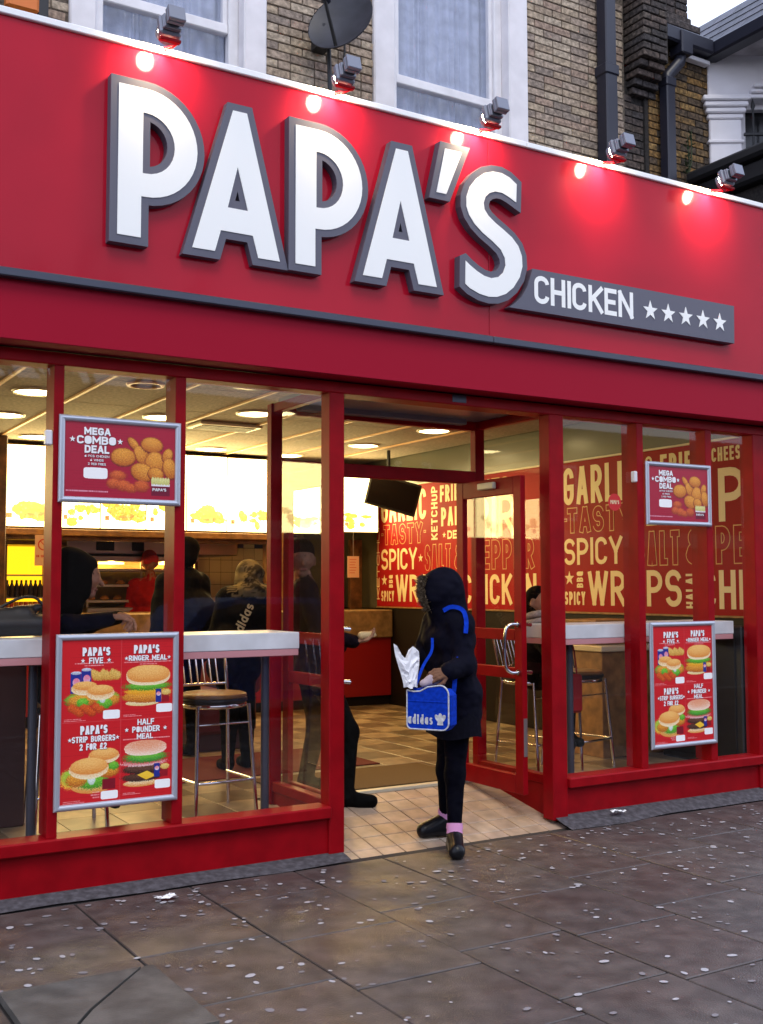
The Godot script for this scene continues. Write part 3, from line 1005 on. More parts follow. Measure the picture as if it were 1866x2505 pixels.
func shop_sign() -> void:
	var s := thing("shop_sign", "long glossy red fascia sign with big white grey-edged PAPA'S letters", "sign")
	BX(s, "sign_panel", M.sign_red, -1.5, 4.008, 3.0, 4.25, -0.015, 0.15, 0.003)
	BX(s, "sign_panel", M.sign_red, 4.011, 7.3, 3.0, 4.25, -0.015, 0.15, 0.003)
	BX(s, "top_trim", M.white_trim, -1.5, 4.3, 4.243, 4.278, 0.02, 0.170, 0.004)
	BX(s, "top_trim", M.white_trim, 4.302, 7.3, 4.243, 4.278, 0.02, 0.170, 0.004)
	BX(s, "bottom_trim", M.post_blue, -1.5, 4.006, 2.962, 3.005, 0.02, 0.20, 0.006)
	BX(s, "bottom_trim", M.post_blue, 4.008, 7.3, 2.962, 3.005, 0.02, 0.20, 0.006)
	var P0 := V([1.670, 3.238, 1.790, 3.238, 1.790, 3.449]) + arc(1.812, 3.727, 0.274, 0.278, -90, 90, 22) + V([1.670, 4.005])
	var P1 := V([1.796, 3.568]) + arc(1.812, 3.724, 0.152, 0.156, -90, 90, 16) + V([1.796, 3.880])
	var A0 := V([2.286, 4.004, 2.066, 3.235, 2.190, 3.235, 2.222, 3.350, 2.404, 3.350, 2.436, 3.235, 2.562, 3.235, 2.366, 4.004])
	var A1 := V([2.315, 3.705, 2.375, 3.478, 2.260, 3.478])
	var Q0 := V([3.634, 4.075, 3.571, 3.801, 3.640, 3.801, 3.755, 4.075])
	var S0 := V([4.164, 3.959, 4.11, 3.991, 4.05, 4.007, 3.983, 4.004, 3.918, 3.982, 3.859, 3.937, 3.811, 3.878, 3.786, 3.813, 3.785, 3.755, 3.804, 3.706, 3.844, 3.657, 3.902, 3.614, 3.979, 3.571, 4.038, 3.531, 4.068, 3.484, 4.073, 3.438, 4.054, 3.392, 4.018, 3.360, 3.964, 3.345, 3.911, 3.352, 3.859, 3.373, 3.807, 3.402, 3.776, 3.424, 3.773, 3.284, 3.806, 3.262, 3.875, 3.238, 3.945, 3.229, 4.008, 3.237, 4.073, 3.264, 4.132, 3.312, 4.180, 3.381, 4.202, 3.452, 4.198, 3.517, 4.172, 3.574, 4.124, 3.620, 4.059, 3.658, 3.998, 3.690, 3.947, 3.724, 3.918, 3.758, 3.912, 3.797, 3.926, 3.838, 3.957, 3.867, 4.0, 3.884, 4.050, 3.885, 4.102, 3.869, 4.159, 3.845])
	var pieces := [[P0, P1, 0.0], [A0, A1, 0.0], [P0, P1, 0.982], [A0, A1, 1.007], [Q0, null, 0.0], [S0, null, 0.0]]
	for k in pieces.size():
		var q: Array = pieces[k]
		var out: PackedVector2Array = q[0]
		var b := MB.new()
		var w := MB.new()
		var zf := 0.205 - (0.008 if k == 1 else 0.0)
		if q[1] == null:
			b.prism(grown(out, 0.040), 0.148, zf)
			w.prism(out, zf - 0.004, zf + 0.004)
		else:
			var hole: PackedVector2Array = q[1]
			var gh := grown(hole, -0.038)
			if k % 2 == 1:
				gh = V([2.316, 3.575, 2.330, 3.522, 2.303, 3.522])
			b.prism_hole(grown(out, 0.040), gh, 0.148, zf)
			w.prism_hole(out, hole, zf - 0.004, zf + 0.004)
		var l := P(s, "letter", b.mesh(), M.letter_grey, Vector3(q[2] * 1.0048, 1.5 * -0.0048, 0))
		l.scale = Vector3(1.0048, 1.0048, 1.0)
		P(l, "letter_face", w.mesh(), M.letter_white)
	var bd := MB.new()
	bd.prism(V([4.285, 3.452]) + V([4.268, 3.40, 4.238, 3.325, 4.195, 3.262, 4.150, 3.220, 4.100, 3.187, 6.075, 3.187, 6.080, 3.452]), 0.149, 0.208)
	var nb := P(s, "name_board", bd.mesh(), M.letter_grey, Vector3(0, 1.5 * -0.004, 0))
	nb.scale = Vector3(1.004, 1.004, 1.0)
	var ch := MB.new()
	var lx := [4.295, 4.425, 4.56, 4.60, 4.735, 4.87, 4.99]
	var lw := [0.118, 0.118, 0.030, 0.118, 0.122, 0.105, 0.130]
	for k in 7:
		ch = MB.new()
		text(ch, "CHICKEN"[k], lx[k], lx[k] + lw[k], 3.240, 3.415, 0.030, 0.2095)
		P(nb, "letter", ch.mesh(), M.letter_white)
	for k in 5:
		var st := MB.new()
		st.prism(star(5.273 + k * 0.1645, 3.316, 0.068), 0.2075, 0.2115)
		P(nb, "star", st.mesh(), M.letter_white)
	# floodlights on stubs along the top edge
	var names := ["first grey floodlight from the left, above the first letter P", "second grey floodlight, above the gap before the second letter P", "middle grey floodlight, above the apostrophe", "fourth grey floodlight, in front of the black drainpipe", "fifth grey floodlight, near the right end of the sign"]
	glow("lamp_face", Color(1.0, 0.93, 0.80), 60.0)
	for k in 5:
		var x := 1.885 + 1.003 * k
		var f := thing("floodlight", names[k] + " on the red sign", "floodlight", Vector3(x, 4.295, 0.34), "floodlights along the top of the sign")
		var tilt := Basis(Vector3.RIGHT, 1.30)  # the lit face looks down and back at the sign
		f.scale = Vector3.ONE * 0.9
		var body_ := MB.new()
		body_.box(Vector3(-0.062, -0.02, -0.055), Vector3(0.062, 0.03, 0.065), 0.012)
		body_.box(Vector3(-0.052, 0.03, -0.04), Vector3(0.052, 0.052, 0.05), 0.006)
		var n := P(f, "housing", body_.mesh(), mat("lamp_grey", L(0.20, 0.21, 0.25), 0.4, 0.3))
		n.basis = tilt
		for j in 3:
			var fin := P(f, "cooling_fin", bmesh_box(Vector3(0.096, 0.014 if j == 0 else 0.026, 0.09), 0.004), mat("lamp_grey", L(0.20, 0.21, 0.25), 0.4, 0.3))
			fin.basis = tilt
			fin.position = tilt * Vector3(0, [0.058, 0.098, 0.125][j], 0.008)
		var core := P(f, "core", bmesh_box(Vector3(0.07, 0.07, 0.06), 0.002), M.dark_metal)
		core.basis = tilt
		core.position = tilt * Vector3(0, 0.085, 0.008)
		var lens := MB.new()
		var ring := PackedVector2Array()
		for j in 18:
			ring.append(Vector2(cos(TAU * j / 18.0), sin(TAU * j / 18.0)) * 0.056)
		lens.poly(ring, 0.0)
		var ln := P(f, "lamp_glass", lens.mesh(), M.lamp_face)
		ln.basis = tilt * Basis(Vector3.RIGHT, PI / 2)
		ln.position = tilt * Vector3(0, -0.024, 0.0) + Vector3(0, -0.02, 0)
		var col := P(f, "lens_hood", _ring(), mat("lamp_grey", L(0.20, 0.21, 0.25), 0.4, 0.3))
		col.basis = tilt
		col.position = tilt * Vector3(0, -0.02, 0) + Vector3(0, -0.02, 0)
		TB(f, "bracket", M.red_paint, [Vector3(0.045, -0.030, -0.185), Vector3(0.050, -0.058, -0.10), Vector3(0.050, -0.078, 0.01)], 0.010, 8)
		BX(f, "bracket_plate", M.red_paint, -0.058, 0.062, -0.088, -0.070, 0.0, 0.035, 0.003)
		var sp := SpotLight3D.new()
		sp.name = "floodlight_beam"
		f.add_child(sp, true)
		sp.position = tilt * Vector3(0, -0.03, -0.005)
		sp.basis = Basis.looking_at(Vector3(0, -0.62, -0.78), Vector3.UP)
		sp.light_color = Color(1.0, 0.86, 0.66)
		sp.light_energy = 0.6
		sp.light_size = 0.04
		sp.spot_angle = 62.0
		sp.spot_range = 8.0
		sp.spot_attenuation = 2.0
		sp.spot_angle_attenuation = 0.9
		sp.shadow_enabled = true

# ------------------------------------------------------------ the storey above, set back over the flat roof
func bricks(par: Node3D, kind: String, x0: float, x1: float, y0: float, y1: float, z: float, lim: int) -> void:
	var n := 0
	var row := 0
	var y := y0
	while y < y1 - 0.02:
		var x := x0 - (0.1125 if row % 2 else 0.0)
		while x < x1 - 0.01:
			var w := 0.215
			if R.randf() < 0.16: w = 0.1025
			var a := maxf(x, x0)
			var b := minf(x + w, x1)
			if b - a > 0.03 and n < lim:
				var wq := snappedf(b - a, 0.005)
				var o := P(par, "brick", bmesh_box(Vector3(wq, 0.064, 0.03), 0.004), M["%s%d" % [kind, R.randi_range(0, 7)]])
				o.position = Vector3((a + b) * 0.5, y + 0.0325 + R.randf_range(-0.001, 0.001), z + R.randf_range(-0.004, 0.003))
				o.rotation = Vector3(R.randf_range(-0.01, 0.01), R.randf_range(-0.012, 0.012), R.randf_range(-0.004, 0.004))
				n += 1
			x += w + 0.010
		y += 0.075
		row += 1

func sash(par: Node3D, x0: float, x1: float, ym: float, ytop: float, z: float) -> void:
	# a white sliding sash window, nets drawn behind the glass
	var w := Node3D.new()
	w.name = "window"
	par.add_child(w, true)
	var ybot := 4.6
	BX(w, "frame", M.upvc, x0, x0 + 0.085, ybot, ytop, z - 0.02, z + 0.06, 0.008)
	BX(w, "frame", M.upvc, x1 - 0.085, x1, ybot, ytop, z - 0.02, z + 0.06, 0.008)
	BX(w, "sash_bar", M.upvc, x0 + 0.085, x1 - 0.085, ym - 0.045, ym + 0.04, z - 0.03, z + 0.045, 0.008)
	BX(w, "sash_bar", M.upvc, x0 + 0.085, x1 - 0.085, ytop - 0.08, ytop, z - 0.03, z + 0.045, 0.008)
	BX(w, "sash_bar", M.upvc, x0 + 0.085, x0 + 0.125, ym + 0.04, ytop - 0.08, z - 0.028, z + 0.03, 0.006)
	BX(w, "sash_bar", M.upvc, x1 - 0.125, x1 - 0.085, ym + 0.04, ytop - 0.08, z - 0.028, z + 0.03, 0.006)
	var g := MB.new()
	g.quad(Vector3(x0 + 0.08, ybot, z - 0.005), Vector3(x1 - 0.08, ybot, z - 0.005), Vector3(x1 - 0.08, ym - 0.04, z - 0.005), Vector3(x0 + 0.08, ym - 0.04, z - 0.005), Vector3(0, 0, 1))
	P(w, "pane", g.mesh(), M.pane_up)
	var h := MB.new()
	h.quad(Vector3(x0 + 0.12, ym + 0.03, z + 0.01), Vector3(x1 - 0.12, ym + 0.03, z + 0.01), Vector3(x1 - 0.12, ytop - 0.07, z + 0.01), Vector3(x0 + 0.12, ytop - 0.07, z + 0.01), Vector3(0, 0, 1))
	P(w, "pane", h.mesh(), M.pane_up)
	var cu := MB.new()
	var n := 90
	for j in n:
		var xa := lerpf(x0 + 0.03, x1 - 0.03, float(j) / n)
		var xb := lerpf(x0 + 0.03, x1 - 0.03, float(j + 1) / n)
		var za := z - 0.10 + 0.016 * sin(j * 0.9 + sin(j * 0.21) * 2.0) + 0.014 * sin(j * 0.37)
		var zb := z - 0.10 + 0.016 * sin((j + 1) * 0.9 + sin((j + 1) * 0.21) * 2.0) + 0.014 * sin((j + 1) * 0.37)
		cu.quad(Vector3(xa, ybot, za), Vector3(xb, ybot, zb), Vector3(xb, ytop, zb), Vector3(xa, ytop, za), Vector3(za - zb, 0, xb - xa).normalized())
	P(w, "net_curtain", cu.mesh(), M.net)

func upper_building() -> void:
	var b := thing("brick_building", "yellow stock brick upper storey with white sash windows above the shop sign", "building")
	var zf := -2.52
	for q in [[-3.0, 2.16, 3.4, 9.5], [3.74, 4.79, 3.4, 9.5], [6.44, 7.72, 3.4, 9.5], [2.16, 3.74, 3.4, 4.62], [4.79, 6.44, 3.4, 4.62], [2.16, 3.74, 7.6, 9.5], [4.79, 6.44, 7.9, 9.5]]:
		BX(b, "wall", M.mortar, q[0], q[1], q[2], q[3], zf - 0.33, zf + 0.002, 0.0)
	BX(b, "wall", M.wall_dark, -3.0, 7.72, 3.4, 9.5, zf - 0.5, zf - 0.335, 0.0)
	bricks(b, "brick", 1.80, 2.15, 5.30, 5.85, zf - 0.002, 14)
	bricks(b, "brick", 3.76, 4.78, 5.225, 6.60, zf - 0.002, 105)
	bricks(b, "brick", 6.46, 7.70, 4.95, 7.35, zf - 0.002, 230)
	for s in [[2.15, 2.35], [3.55, 3.752], [4.77, 4.985], [6.235, 6.46]]:
		BX(b, "window_surround", M.plaster, s[0], s[1], 4.55, 7.9, zf - 0.30, zf + 0.045, 0.012)
	sash(b, 2.35, 3.55, 6.015, 7.6, zf - 0.13)
	sash(b, 4.985, 6.235, 6.0, 7.9, zf - 0.13)
	# corbelled pier at the party wall
	BX(b, "pier_core", M.dmortar, 7.72, 8.02, 3.4, 9.5, zf - 0.3, zf - 0.02, 0.0)
	for k in 26:  # the pier below, courses in the wall plane
		pass
	bricks(b, "dbrick", 7.722, 8.02, 5.1, 6.42, zf - 0.02, 36)
	for k in 14:
		var y := 6.44 + k * 0.075
		var out := minf(k + 1, 5) * 0.055
		var off := -minf(k, 4) * 0.012
		for j in 2:
			var w := 0.215 if (j + k) % 2 == 0 else 0.1025
			var xs := 7.80 + off + (0.0 if j == 0 else (0.225 if (k % 2) == 0 else 0.1125))
			if j == 1: w = 0.10 if (k % 2) == 0 else 0.215
			var o := P(b, "brick", bmesh_box(Vector3(w, 0.062, out + 0.1), 0.006), M["dbrick%d" % R.randi_range(0, 7)])
			o.position = Vector3(xs + w * 0.5 - 0.02, y + 0.03, zf + (out - 0.1) * 0.5 + R.randf_range(-0.004, 0.004))
	BX(b, "pier_core", M.dmortar, 7.80, 8.09, 6.74, 9.4, zf, zf + 0.245, 0.0)
	# capped parapet end to its right
	for q in [[8.26, 8.58, 6.6, 7.05, 0.02], [8.24, 8.60, 7.05, 7.17, 0.05], [8.20, 8.67, 7.175, 7.24, 0.10], [8.18, 8.70, 7.245, 7.33, 0.13], [8.22, 8.62, 7.335, 7.42, 0.08], [8.22, 8.60, 7.42, 8.6, 0.04]]:
		BX(b, "parapet_cap", M.dbrick0, q[0], q[1], q[2], q[3], zf - 0.4, zf + q[4], 0.012)
	for k in 8:
		for j in 2:
			BX(b, "brick", M["dbrick%d" % R.randi_range(0, 7)], 8.225 + j * 0.19, 8.40 + j * 0.19, 7.43 + k * 0.075, 7.49 + k * 0.075, zf, zf + 0.055, 0.005)
	# satellite dish on its pole
	var d := thing("satellite_dish", "dark grey satellite dish on the brick wall between the white windows", "satellite dish", Vector3(4.29, 6.06, -2.17))
	var dm := MB.new()
	var prof := []
	for j in 9:
		var r := 0.30 * j / 8.0
		prof.append(Vector2(maxf(r, 0.001), r * r * 0.75))
	prof.append(Vector2(0.306, 0.072))
	for j in range(8, -1, -1):
		var r := 0.30 * j / 8.0
		prof.append(Vector2(maxf(r, 0.001), r * r * 0.75 - 0.012))
	dm.lathe(prof, 28)
	var refl := P(d, "reflector", dm.mesh(), M.dish)
	var aim := Vector3(-0.80, 0.42, 0.62).normalized()
	var sx := Vector3.UP.cross(aim).normalized()
	var q1 := aim.cross(sx)
	refl.basis = Basis(sx * 0.92, aim, -q1 * 1.02) * Basis(Vector3.UP, 0.0)
	var foot := -q1 * 0.27 + aim * 0.05
	var lnb := -q1 * 0.10 + aim * 0.36
	TB(d, "feed_arm", M.black, [foot, lnb], 0.016, 8)
	TB(d, "receiver", M.pipe, [lnb + aim * 0.05 + q1 * 0.02, lnb - aim * 0.02 + q1 * 0.03, lnb - aim * 0.05 + q1 * 0.035], [0.04, 0.046, 0.03], 12)
	TB(d, "receiver_cap", M.upvc, [lnb - aim * 0.052 + q1 * 0.036, lnb - aim * 0.058 + q1 * 0.037], 0.022, 10)
	TB(d, "pole", M.black, [Vector3(-0.06, -0.75, -0.10), Vector3(-0.06, -0.05, -0.14), Vector3(-0.02, 0.0, -0.10)], 0.019, 8)
	BX(d, "wall_bracket", M.black, -0.12, 0.0, -0.10, 0.06, -0.34, -0.12, 0.006)
	var cb := thing("cable", "black cable hanging down the brick wall behind the satellite dish", "cable")
	TB(cb, "cable_run", M.black, smooth([Vector3(4.47, 7.2, -2.47), Vector3(4.475, 6.3, -2.465), Vector3(4.46, 5.7, -2.47), Vector3(4.47, 4.9, -2.47)], 6), 0.009, 6)
	# drainpipes
	var p1 := thing("drainpipe", "square black drainpipe on the yellow brick wall behind the fourth floodlight", "drainpipe", Vector3(7.40, 0, -2.42), "black drainpipes")
	BX(p1, "pipe_length", M.pipe, -0.075, 0.075, 3.5, 6.50, -0.075, 0.075, 0.012)
	BX(p1, "pipe_length", M.pipe, -0.07, 0.07, 6.58, 9.4, -0.07, 0.07, 0.012)
	BX(p1, "socket", M.pipe, -0.088, 0.088, 6.49, 6.60, -0.088, 0.088, 0.012)
	var p2 := thing("drainpipe", "black drainpipe with a bent top below the corner gutter", "drainpipe", Vector3(8.20, 0, -2.40), "black drainpipes")
	BX(p2, "pipe_length", M.pipe, -0.06, 0.06, 3.5, 6.62, -0.06, 0.06, 0.012)
	BX(p2, "socket", M.pipe, -0.07, 0.07, 6.56, 6.66, -0.07, 0.07, 0.012)
	TB(p2, "offset_bend", M.pipe, [Vector3(0, 6.6, 0), Vector3(0.0, 6.68, 0), Vector3(0.16, 6.86, 0.02), Vector3(0.18, 6.95, 0.02)], 0.062, 10)
	BX(p2, "hopper", M.pipe, 0.10, 0.26, 6.92, 7.165, -0.06, 0.125, 0.012)

func neighbour() -> void:
	var h := thing("neighbour_house", "white bay fronted house with slate roof right of the brick pier", "house")
	var zf := -2.5
	BX(h, "wall", M.dmortar, 7.98, 8.95, 3.4, 7.1, zf - 0.3, zf - 0.002, 0.0)
	bricks(h, "ybrick", 8.03, 8.90, 5.25, 7.02, zf - 0.004, 125)
	# canted bay: white wall turned towards the street
	var bay := Node3D.new()
	bay.name = "bay"
	h.add_child(bay, true)
	bay.position = Vector3(8.88, 0, -2.48)
	bay.rotation.y = deg_to_rad(-32)
	BX(bay, "bay_wall", M.plaster, 0.0, 2.6, 6.66, 7.12, -0.3, 0.0, 0.01)
	BX(bay, "bay_wall", M.plaster, 1.35, 2.6, 3.4, 6.70, -0.3, -0.004, 0.01)
	BX(bay, "bay_wall", M.plaster, 0.0, 1.4, 3.4, 5.3, -0.3, -0.004, 0.01)
	BX(bay, "pilaster", M.plaster, 0.0, 0.34, 5.2, 6.40, -0.2, 0.035, 0.012)
	BX(bay, "pilaster_band", M.plaster, -0.02, 0.36, 6.14, 6.175, -0.2, 0.055, 0.008)
	for k in 4:
		BX(bay, "capital", M.plaster, -0.02 - k * 0.02, 0.36 + k * 0.02, 6.40 + k * 0.06, 6.455 + k * 0.06, -0.2, 0.05 + k * 0.022, 0.012)
	for k in 3:
		BX(bay, "window_head", M.plaster, 0.40 + k * 0.03, 1.5, 6.62 + k * 0.05, 6.665 + k * 0.05, -0.2, 0.05 + k * 0.025, 0.01)
	BX(bay, "window_back", M.black_gloss, 0.34, 1.4, 5.2, 6.65, -0.34, -0.20, 0.0)
	BX(bay, "window_frame", M.plaster, 0.34, 0.42, 5.2, 6.62, -0.19, -0.10, 0.006)
	BX(bay, "window_frame", M.plaster, 0.79, 0.83, 5.2, 6.62, -0.17, -0.11, 0.004)
	BX(bay, "window_frame", M.plaster, 0.34, 1.36, 5.93, 5.98, -0.17, -0.105, 0.004)
	BX(bay, "window_frame", M.plaster, 0.34, 1.36, 6.56, 6.64, -0.19, -0.10, 0.006)
	for k in 5:
		var x := 0.46 + k * 0.2
		TB(bay, "guard_bar", M.black, [Vector3(x, 5.25, 0.03), Vector3(x, 6.50, 0.03), Vector3(x, 6.54, 0.03), Vector3(x, 6.62, 0.03)], [0.012, 0.012, 0.026, 0.003], 6)
	BX(bay, "guard_rail", M.black, 0.36, 1.4, 6.22, 6.25, 0.015, 0.045, 0.004)
	# eaves: gutters, boarded soffit, slates above
	BX(h, "gutter", M.pipe, 8.10, 8.80, 7.03, 7.19, zf + 0.02, zf + 0.20, 0.02)
	BX(h, "eaves_board", M.plaster, 8.32, 8.84, 6.96, 7.005, zf + 0.02, zf + 0.10, 0.006)
	BX(h, "gutter", M.pipe, 8.80, 8.98, 7.03, 7.19, zf - 0.2, -0.55, 0.02)
	BX(h, "soffit", M.soffit_white, 8.98, 11.6, 7.10, 7.14, zf - 0.2, -0.6, 0.004)
	var slope := deg_to_rad(49)
	var roof := Node3D.new()
	roof.name = "roof"
	h.add_child(roof, true)
	roof.position = Vector3(8.84, 7.19, 0)
	roof.rotation.z = slope
	BX(roof, "roof_deck", M.slate2, 0.0, 0.80, -0.06, -0.02, -4.6, -0.55, 0.0)
	for a in 4:
		for k in 14:
			var z0 := -4.5 + k * 0.28 + (0.14 if a % 2 else 0.0)
			var o := BX(roof, "slate", M["slate%d" % R.randi_range(0, 3)], a * 0.19 - 0.02, a * 0.19 + 0.22, -0.004, 0.006, z0 + 0.003, z0 + 0.277, 0.001)
			o.rotation.z = -0.04
	# cornice of the bay window below
	BX(h, "cornice", M.black, 8.50, 9.3, 5.40, 5.60, zf + 0.1, -0.3, 0.03)
	BX(h, "cornice", M.black, 8.42, 9.4, 5.60, 5.72, zf + 0.1, -0.25, 0.03)
	BX(h, "cornice", M.dmortar, 8.62, 9.3, 4.2, 5.40, zf + 0.1, -0.35, 0.02)
	# weed rooted in the wall
	var w := thing("weed", "straggly green weed growing out of the old brick wall beside the drainpipe", "plant", Vector3(8.50, 5.60, -2.47))
	for k in 4:
		var top := Vector3(R.randf_range(-0.10, 0.08), R.randf_range(0.35, 0.62), R.randf_range(0.03, 0.10))
		var st := TB(w, "stem", mat("stem_green", L(0.05, 0.07, 0.03), 0.8), [Vector3(0, -0.05, 0), top * 0.5 + Vector3(0.02, 0, 0.03), top], [0.006, 0.005, 0.003], 5)
		for j in 9:
			var t := 0.25 + 0.75 * j / 9.0
			var p := Vector3.ZERO.lerp(top, t)
			var lf := MB.new()
			var a := R.randf() * TAU
			var d := Vector3(cos(a), R.randf_range(0.1, 0.7), absf(sin(a))).normalized()
			var sd := d.cross(Vector3.UP).normalized() * 0.014
			var ln := R.randf_range(0.04, 0.08)
			lf.tri(p, p + d * ln * 0.5 + sd, p + d * ln, sd.cross(d).normalized())
			lf.tri(p, p + d * ln * 0.5 - sd, p + d * ln, sd.cross(d).normalized())
			P(st, "leaf", lf.mesh(), mat("leaf_green%d" % (j % 2), [L(0.06, 0.10, 0.05), L(0.09, 0.12, 0.075)][j % 2], 0.7))
	# orange lamp box at the far left of the wall
	var ob := thing("alarm_box", "orange alarm box on a dark bracket at the top left above the sign", "alarm box", Vector3(1.83, 5.72, -2.4))
	BX(ob, "case", mat("orange", L(0.62, 0.16, 0.02), 0.5), -0.16, 0.07, -0.12, 0.10, -0.05, 0.05, 0.02)
	BX(ob, "bracket", M.black, 0.06, 0.14, -0.16, 0.14, -0.10, 0.03, 0.01)

# ------------------------------------------------------------ mural of words on the right wall
func mural() -> void:
	var m := thing("word_mural", "red wall mural of cream food words such as GARLIC, SPICY and WRAPS", "mural")
	BX(m, "panel", M.mural_red, 6.695, 6.722, 1.27, 2.625, -5.66, -0.08, 0.002)
	BX(m, "top_trim", M.threshold, 6.685, 6.722, 2.625, 2.642, -5.66, -0.08, 0.002)
	BX(m, "bottom_trim", M.wood_tan, 6.685, 6.722, 1.253, 1.27, -5.66, -0.08, 0.002)
	var xm := -0.10
	var turn := Basis(Vector3(0, 0, 1), Vector3(0, 1, 0), Vector3(-1, 0, 0))
	var put := func(b: MB, m_: Material) -> void:
		if b.v.size() == 0: return
		var o := P(m, "lettering", b.mesh(), m_)
		o.basis = turn
		o.position = Vector3(6.6935, 0, 0)
	for u in [-5.56, -2.33]:
		for q in [["GARLIC", 0.0, 0.95, 2.235, 2.575, 0.053], ["FRIES", 1.22, 1.67, 2.40, 2.58, 0.036], ["CHEESE", 1.77, 2.11, 2.465, 2.575, 0.02], ["PAPA", 1.24, 1.72, 2.14, 2.34, 0.04], ["*DEAL", 1.25, 1.72, 2.0, 2.09, 0.02], ["PIRI", 1.83, 2.62, 1.995, 2.41, 0.064], ["SPICY", 0.0, 0.76, 1.69, 1.93, 0.037], ["SPICY", 0.0, 0.28, 1.33, 1.45, 0.022], ["WRAPS", 0.32, 1.43, 1.33, 1.63, 0.047], ["CHICKEN", 1.62, 2.83, 1.32, 1.62, 0.048]]:
			var b := MB.new()
			text(b, q[0], u + q[1], u + q[2], q[3], q[4], q[5], 0, 0, xm)
			put.call(b, M.mural_cream)
		for q in [["KETCHUP", 1.05, 1.17, 2.0, 2.58, 0.022], ["BBQ", 0.17, 0.255, 1.485, 1.63, 0.017], ["HALAL", 1.475, 1.57, 1.32, 1.62, 0.018]]:
			var b := MB.new()
			text_up(b, q[0], u + q[1], u + q[2], q[3], q[4], q[5])
			put.call(b, M.mural_cream)
		for q in [[0.835, 1.81, 0.05], [0.07, 1.57, 0.068]]:
			var b := MB.new()
			b.poly(star(u + q[0], q[1], q[2]), 0)
			put.call(b, M.mural_cream)
		for q in [["TASTY", 0.05, 0.88, 1.975, 2.21, 0.058], ["SALT", 0.92, 1.42, 1.665, 1.955, 0.062], ["&", 1.48, 1.66, 1.665, 1.955, 0.05], ["PEPPER", 1.79, 2.80, 1.665, 1.965, 0.064], ["TO", 2.14, 2.42, 2.45, 2.58, 0.034], ["-", 0.0, 0.05, 2.08, 2.12, 0.03], ["-", 0.90, 0.945, 2.08, 2.12, 0.03]]:
			var b := MB.new()
			var c := MB.new()
			text(b, q[0], u + q[1], u + q[2], q[3], q[4], q[5], 0, 0, xm, 1.45)
			text(c, q[0], u + q[1], u + q[2], q[3], q[4], q[5], 0.0014, 0.0085, xm, 1.45)
			put.call(b, M.mural_line)
			put.call(c, M.mural_red)
	var kt := MB.new()
	text_up(kt, "KETCHUP", -5.66, -5.60, 1.35, 2.3, 0.012)
	put.call(kt, M.mural_cream)
	var wd := MB.new()
	wd.box(Vector3(6.70, FLOOR, -7.6), Vector3(6.73, 1.25, -0.08))
	S("wall_panelling", wd.mesh(), M.wall_dark, "dark panelling under the word mural")

# ------------------------------------------------------------ printed pictures (flat print on posters and menu boards)
var fn := FastNoiseLite.new()
var lift := 0.14

func ell(im: Image, q: Array, c0: Color, c1: Color, rough := 0.12, rot := 0.0, square := 2.0) -> void:  # q: x0, y0, x1, y1 in pixels
	c0 = c0.lightened(lift)
	c1 = c1.lightened(lift * 0.6)
	var c := Vector2(q[0] + q[2], q[1] + q[3]) * 0.5
	var r := Vector2(q[2] - q[0], q[3] - q[1]) * 0.5
	var ext := maxf(r.x, r.y) * 1.25
	for y in range(maxi(int(c.y - ext), 0), mini(int(c.y + ext) + 1, im.get_height())):
		for x in range(maxi(int(c.x - ext), 0), mini(int(c.x + ext) + 1, im.get_width())):
			var p := (Vector2(x, y) - c).rotated(-rot)
			var u := absf(p.x / r.x)
			var v := absf(p.y / r.y)
			if u > 1.3 or v > 1.3: continue
			var d := pow(u, square) + pow(v, square)
			var n := fn.get_noise_2d(x * 3.0, y * 3.0) + 0.45 * fn.get_noise_2d(x * 11.0 + 50.0, y * 11.0)
			if d < 1.0 + rough * 2.5 * n:
				var t := clampf(0.5 + 0.45 * p.y / r.y + n * 0.75 + (0.3 * d - 0.15), 0.0, 1.0)
				var cc := c0.lerp(c1, t)
				if rough > 0.1 and fn.get_noise_2d(x * 7.0 + 900.0, y * 9.0) > 0.36: cc = cc.darkened(0.32)
				elif rough > 0.0 and fn.get_noise_2d(x * 6.0 - 700.0, y * 6.0) > 0.38: cc = cc.lightened(0.3)
				im.set_pixel(x, y, cc)

func rect(im: Image, q: Array, c: Color) -> void:
	im.fill_rect(Rect2i(int(q[0]), int(q[1]), int(q[2] - q[0]), int(q[3] - q[1])), c)

func scribble(im: Image, q: Array, c: Color) -> void:  # a line of print too small to read
	for x in range(int(q[0]), int(q[2])):
		if fn.get_noise_2d(x * 14.0, q[1] * 9.0) > -0.25:
			for y in range(int(q[1]), int(q[3])):
				im.set_pixel(x, y, im.get_pixel(x, y).lerp(c, 0.75))

func print_mat(key: String, im: Image) -> StandardMaterial3D:
	im.generate_mipmaps()
	var m := mat(key, Color.WHITE, 0.35)
	m.albedo_texture = ImageTexture.create_from_image(im)
	m.texture_repeat = false
	return m

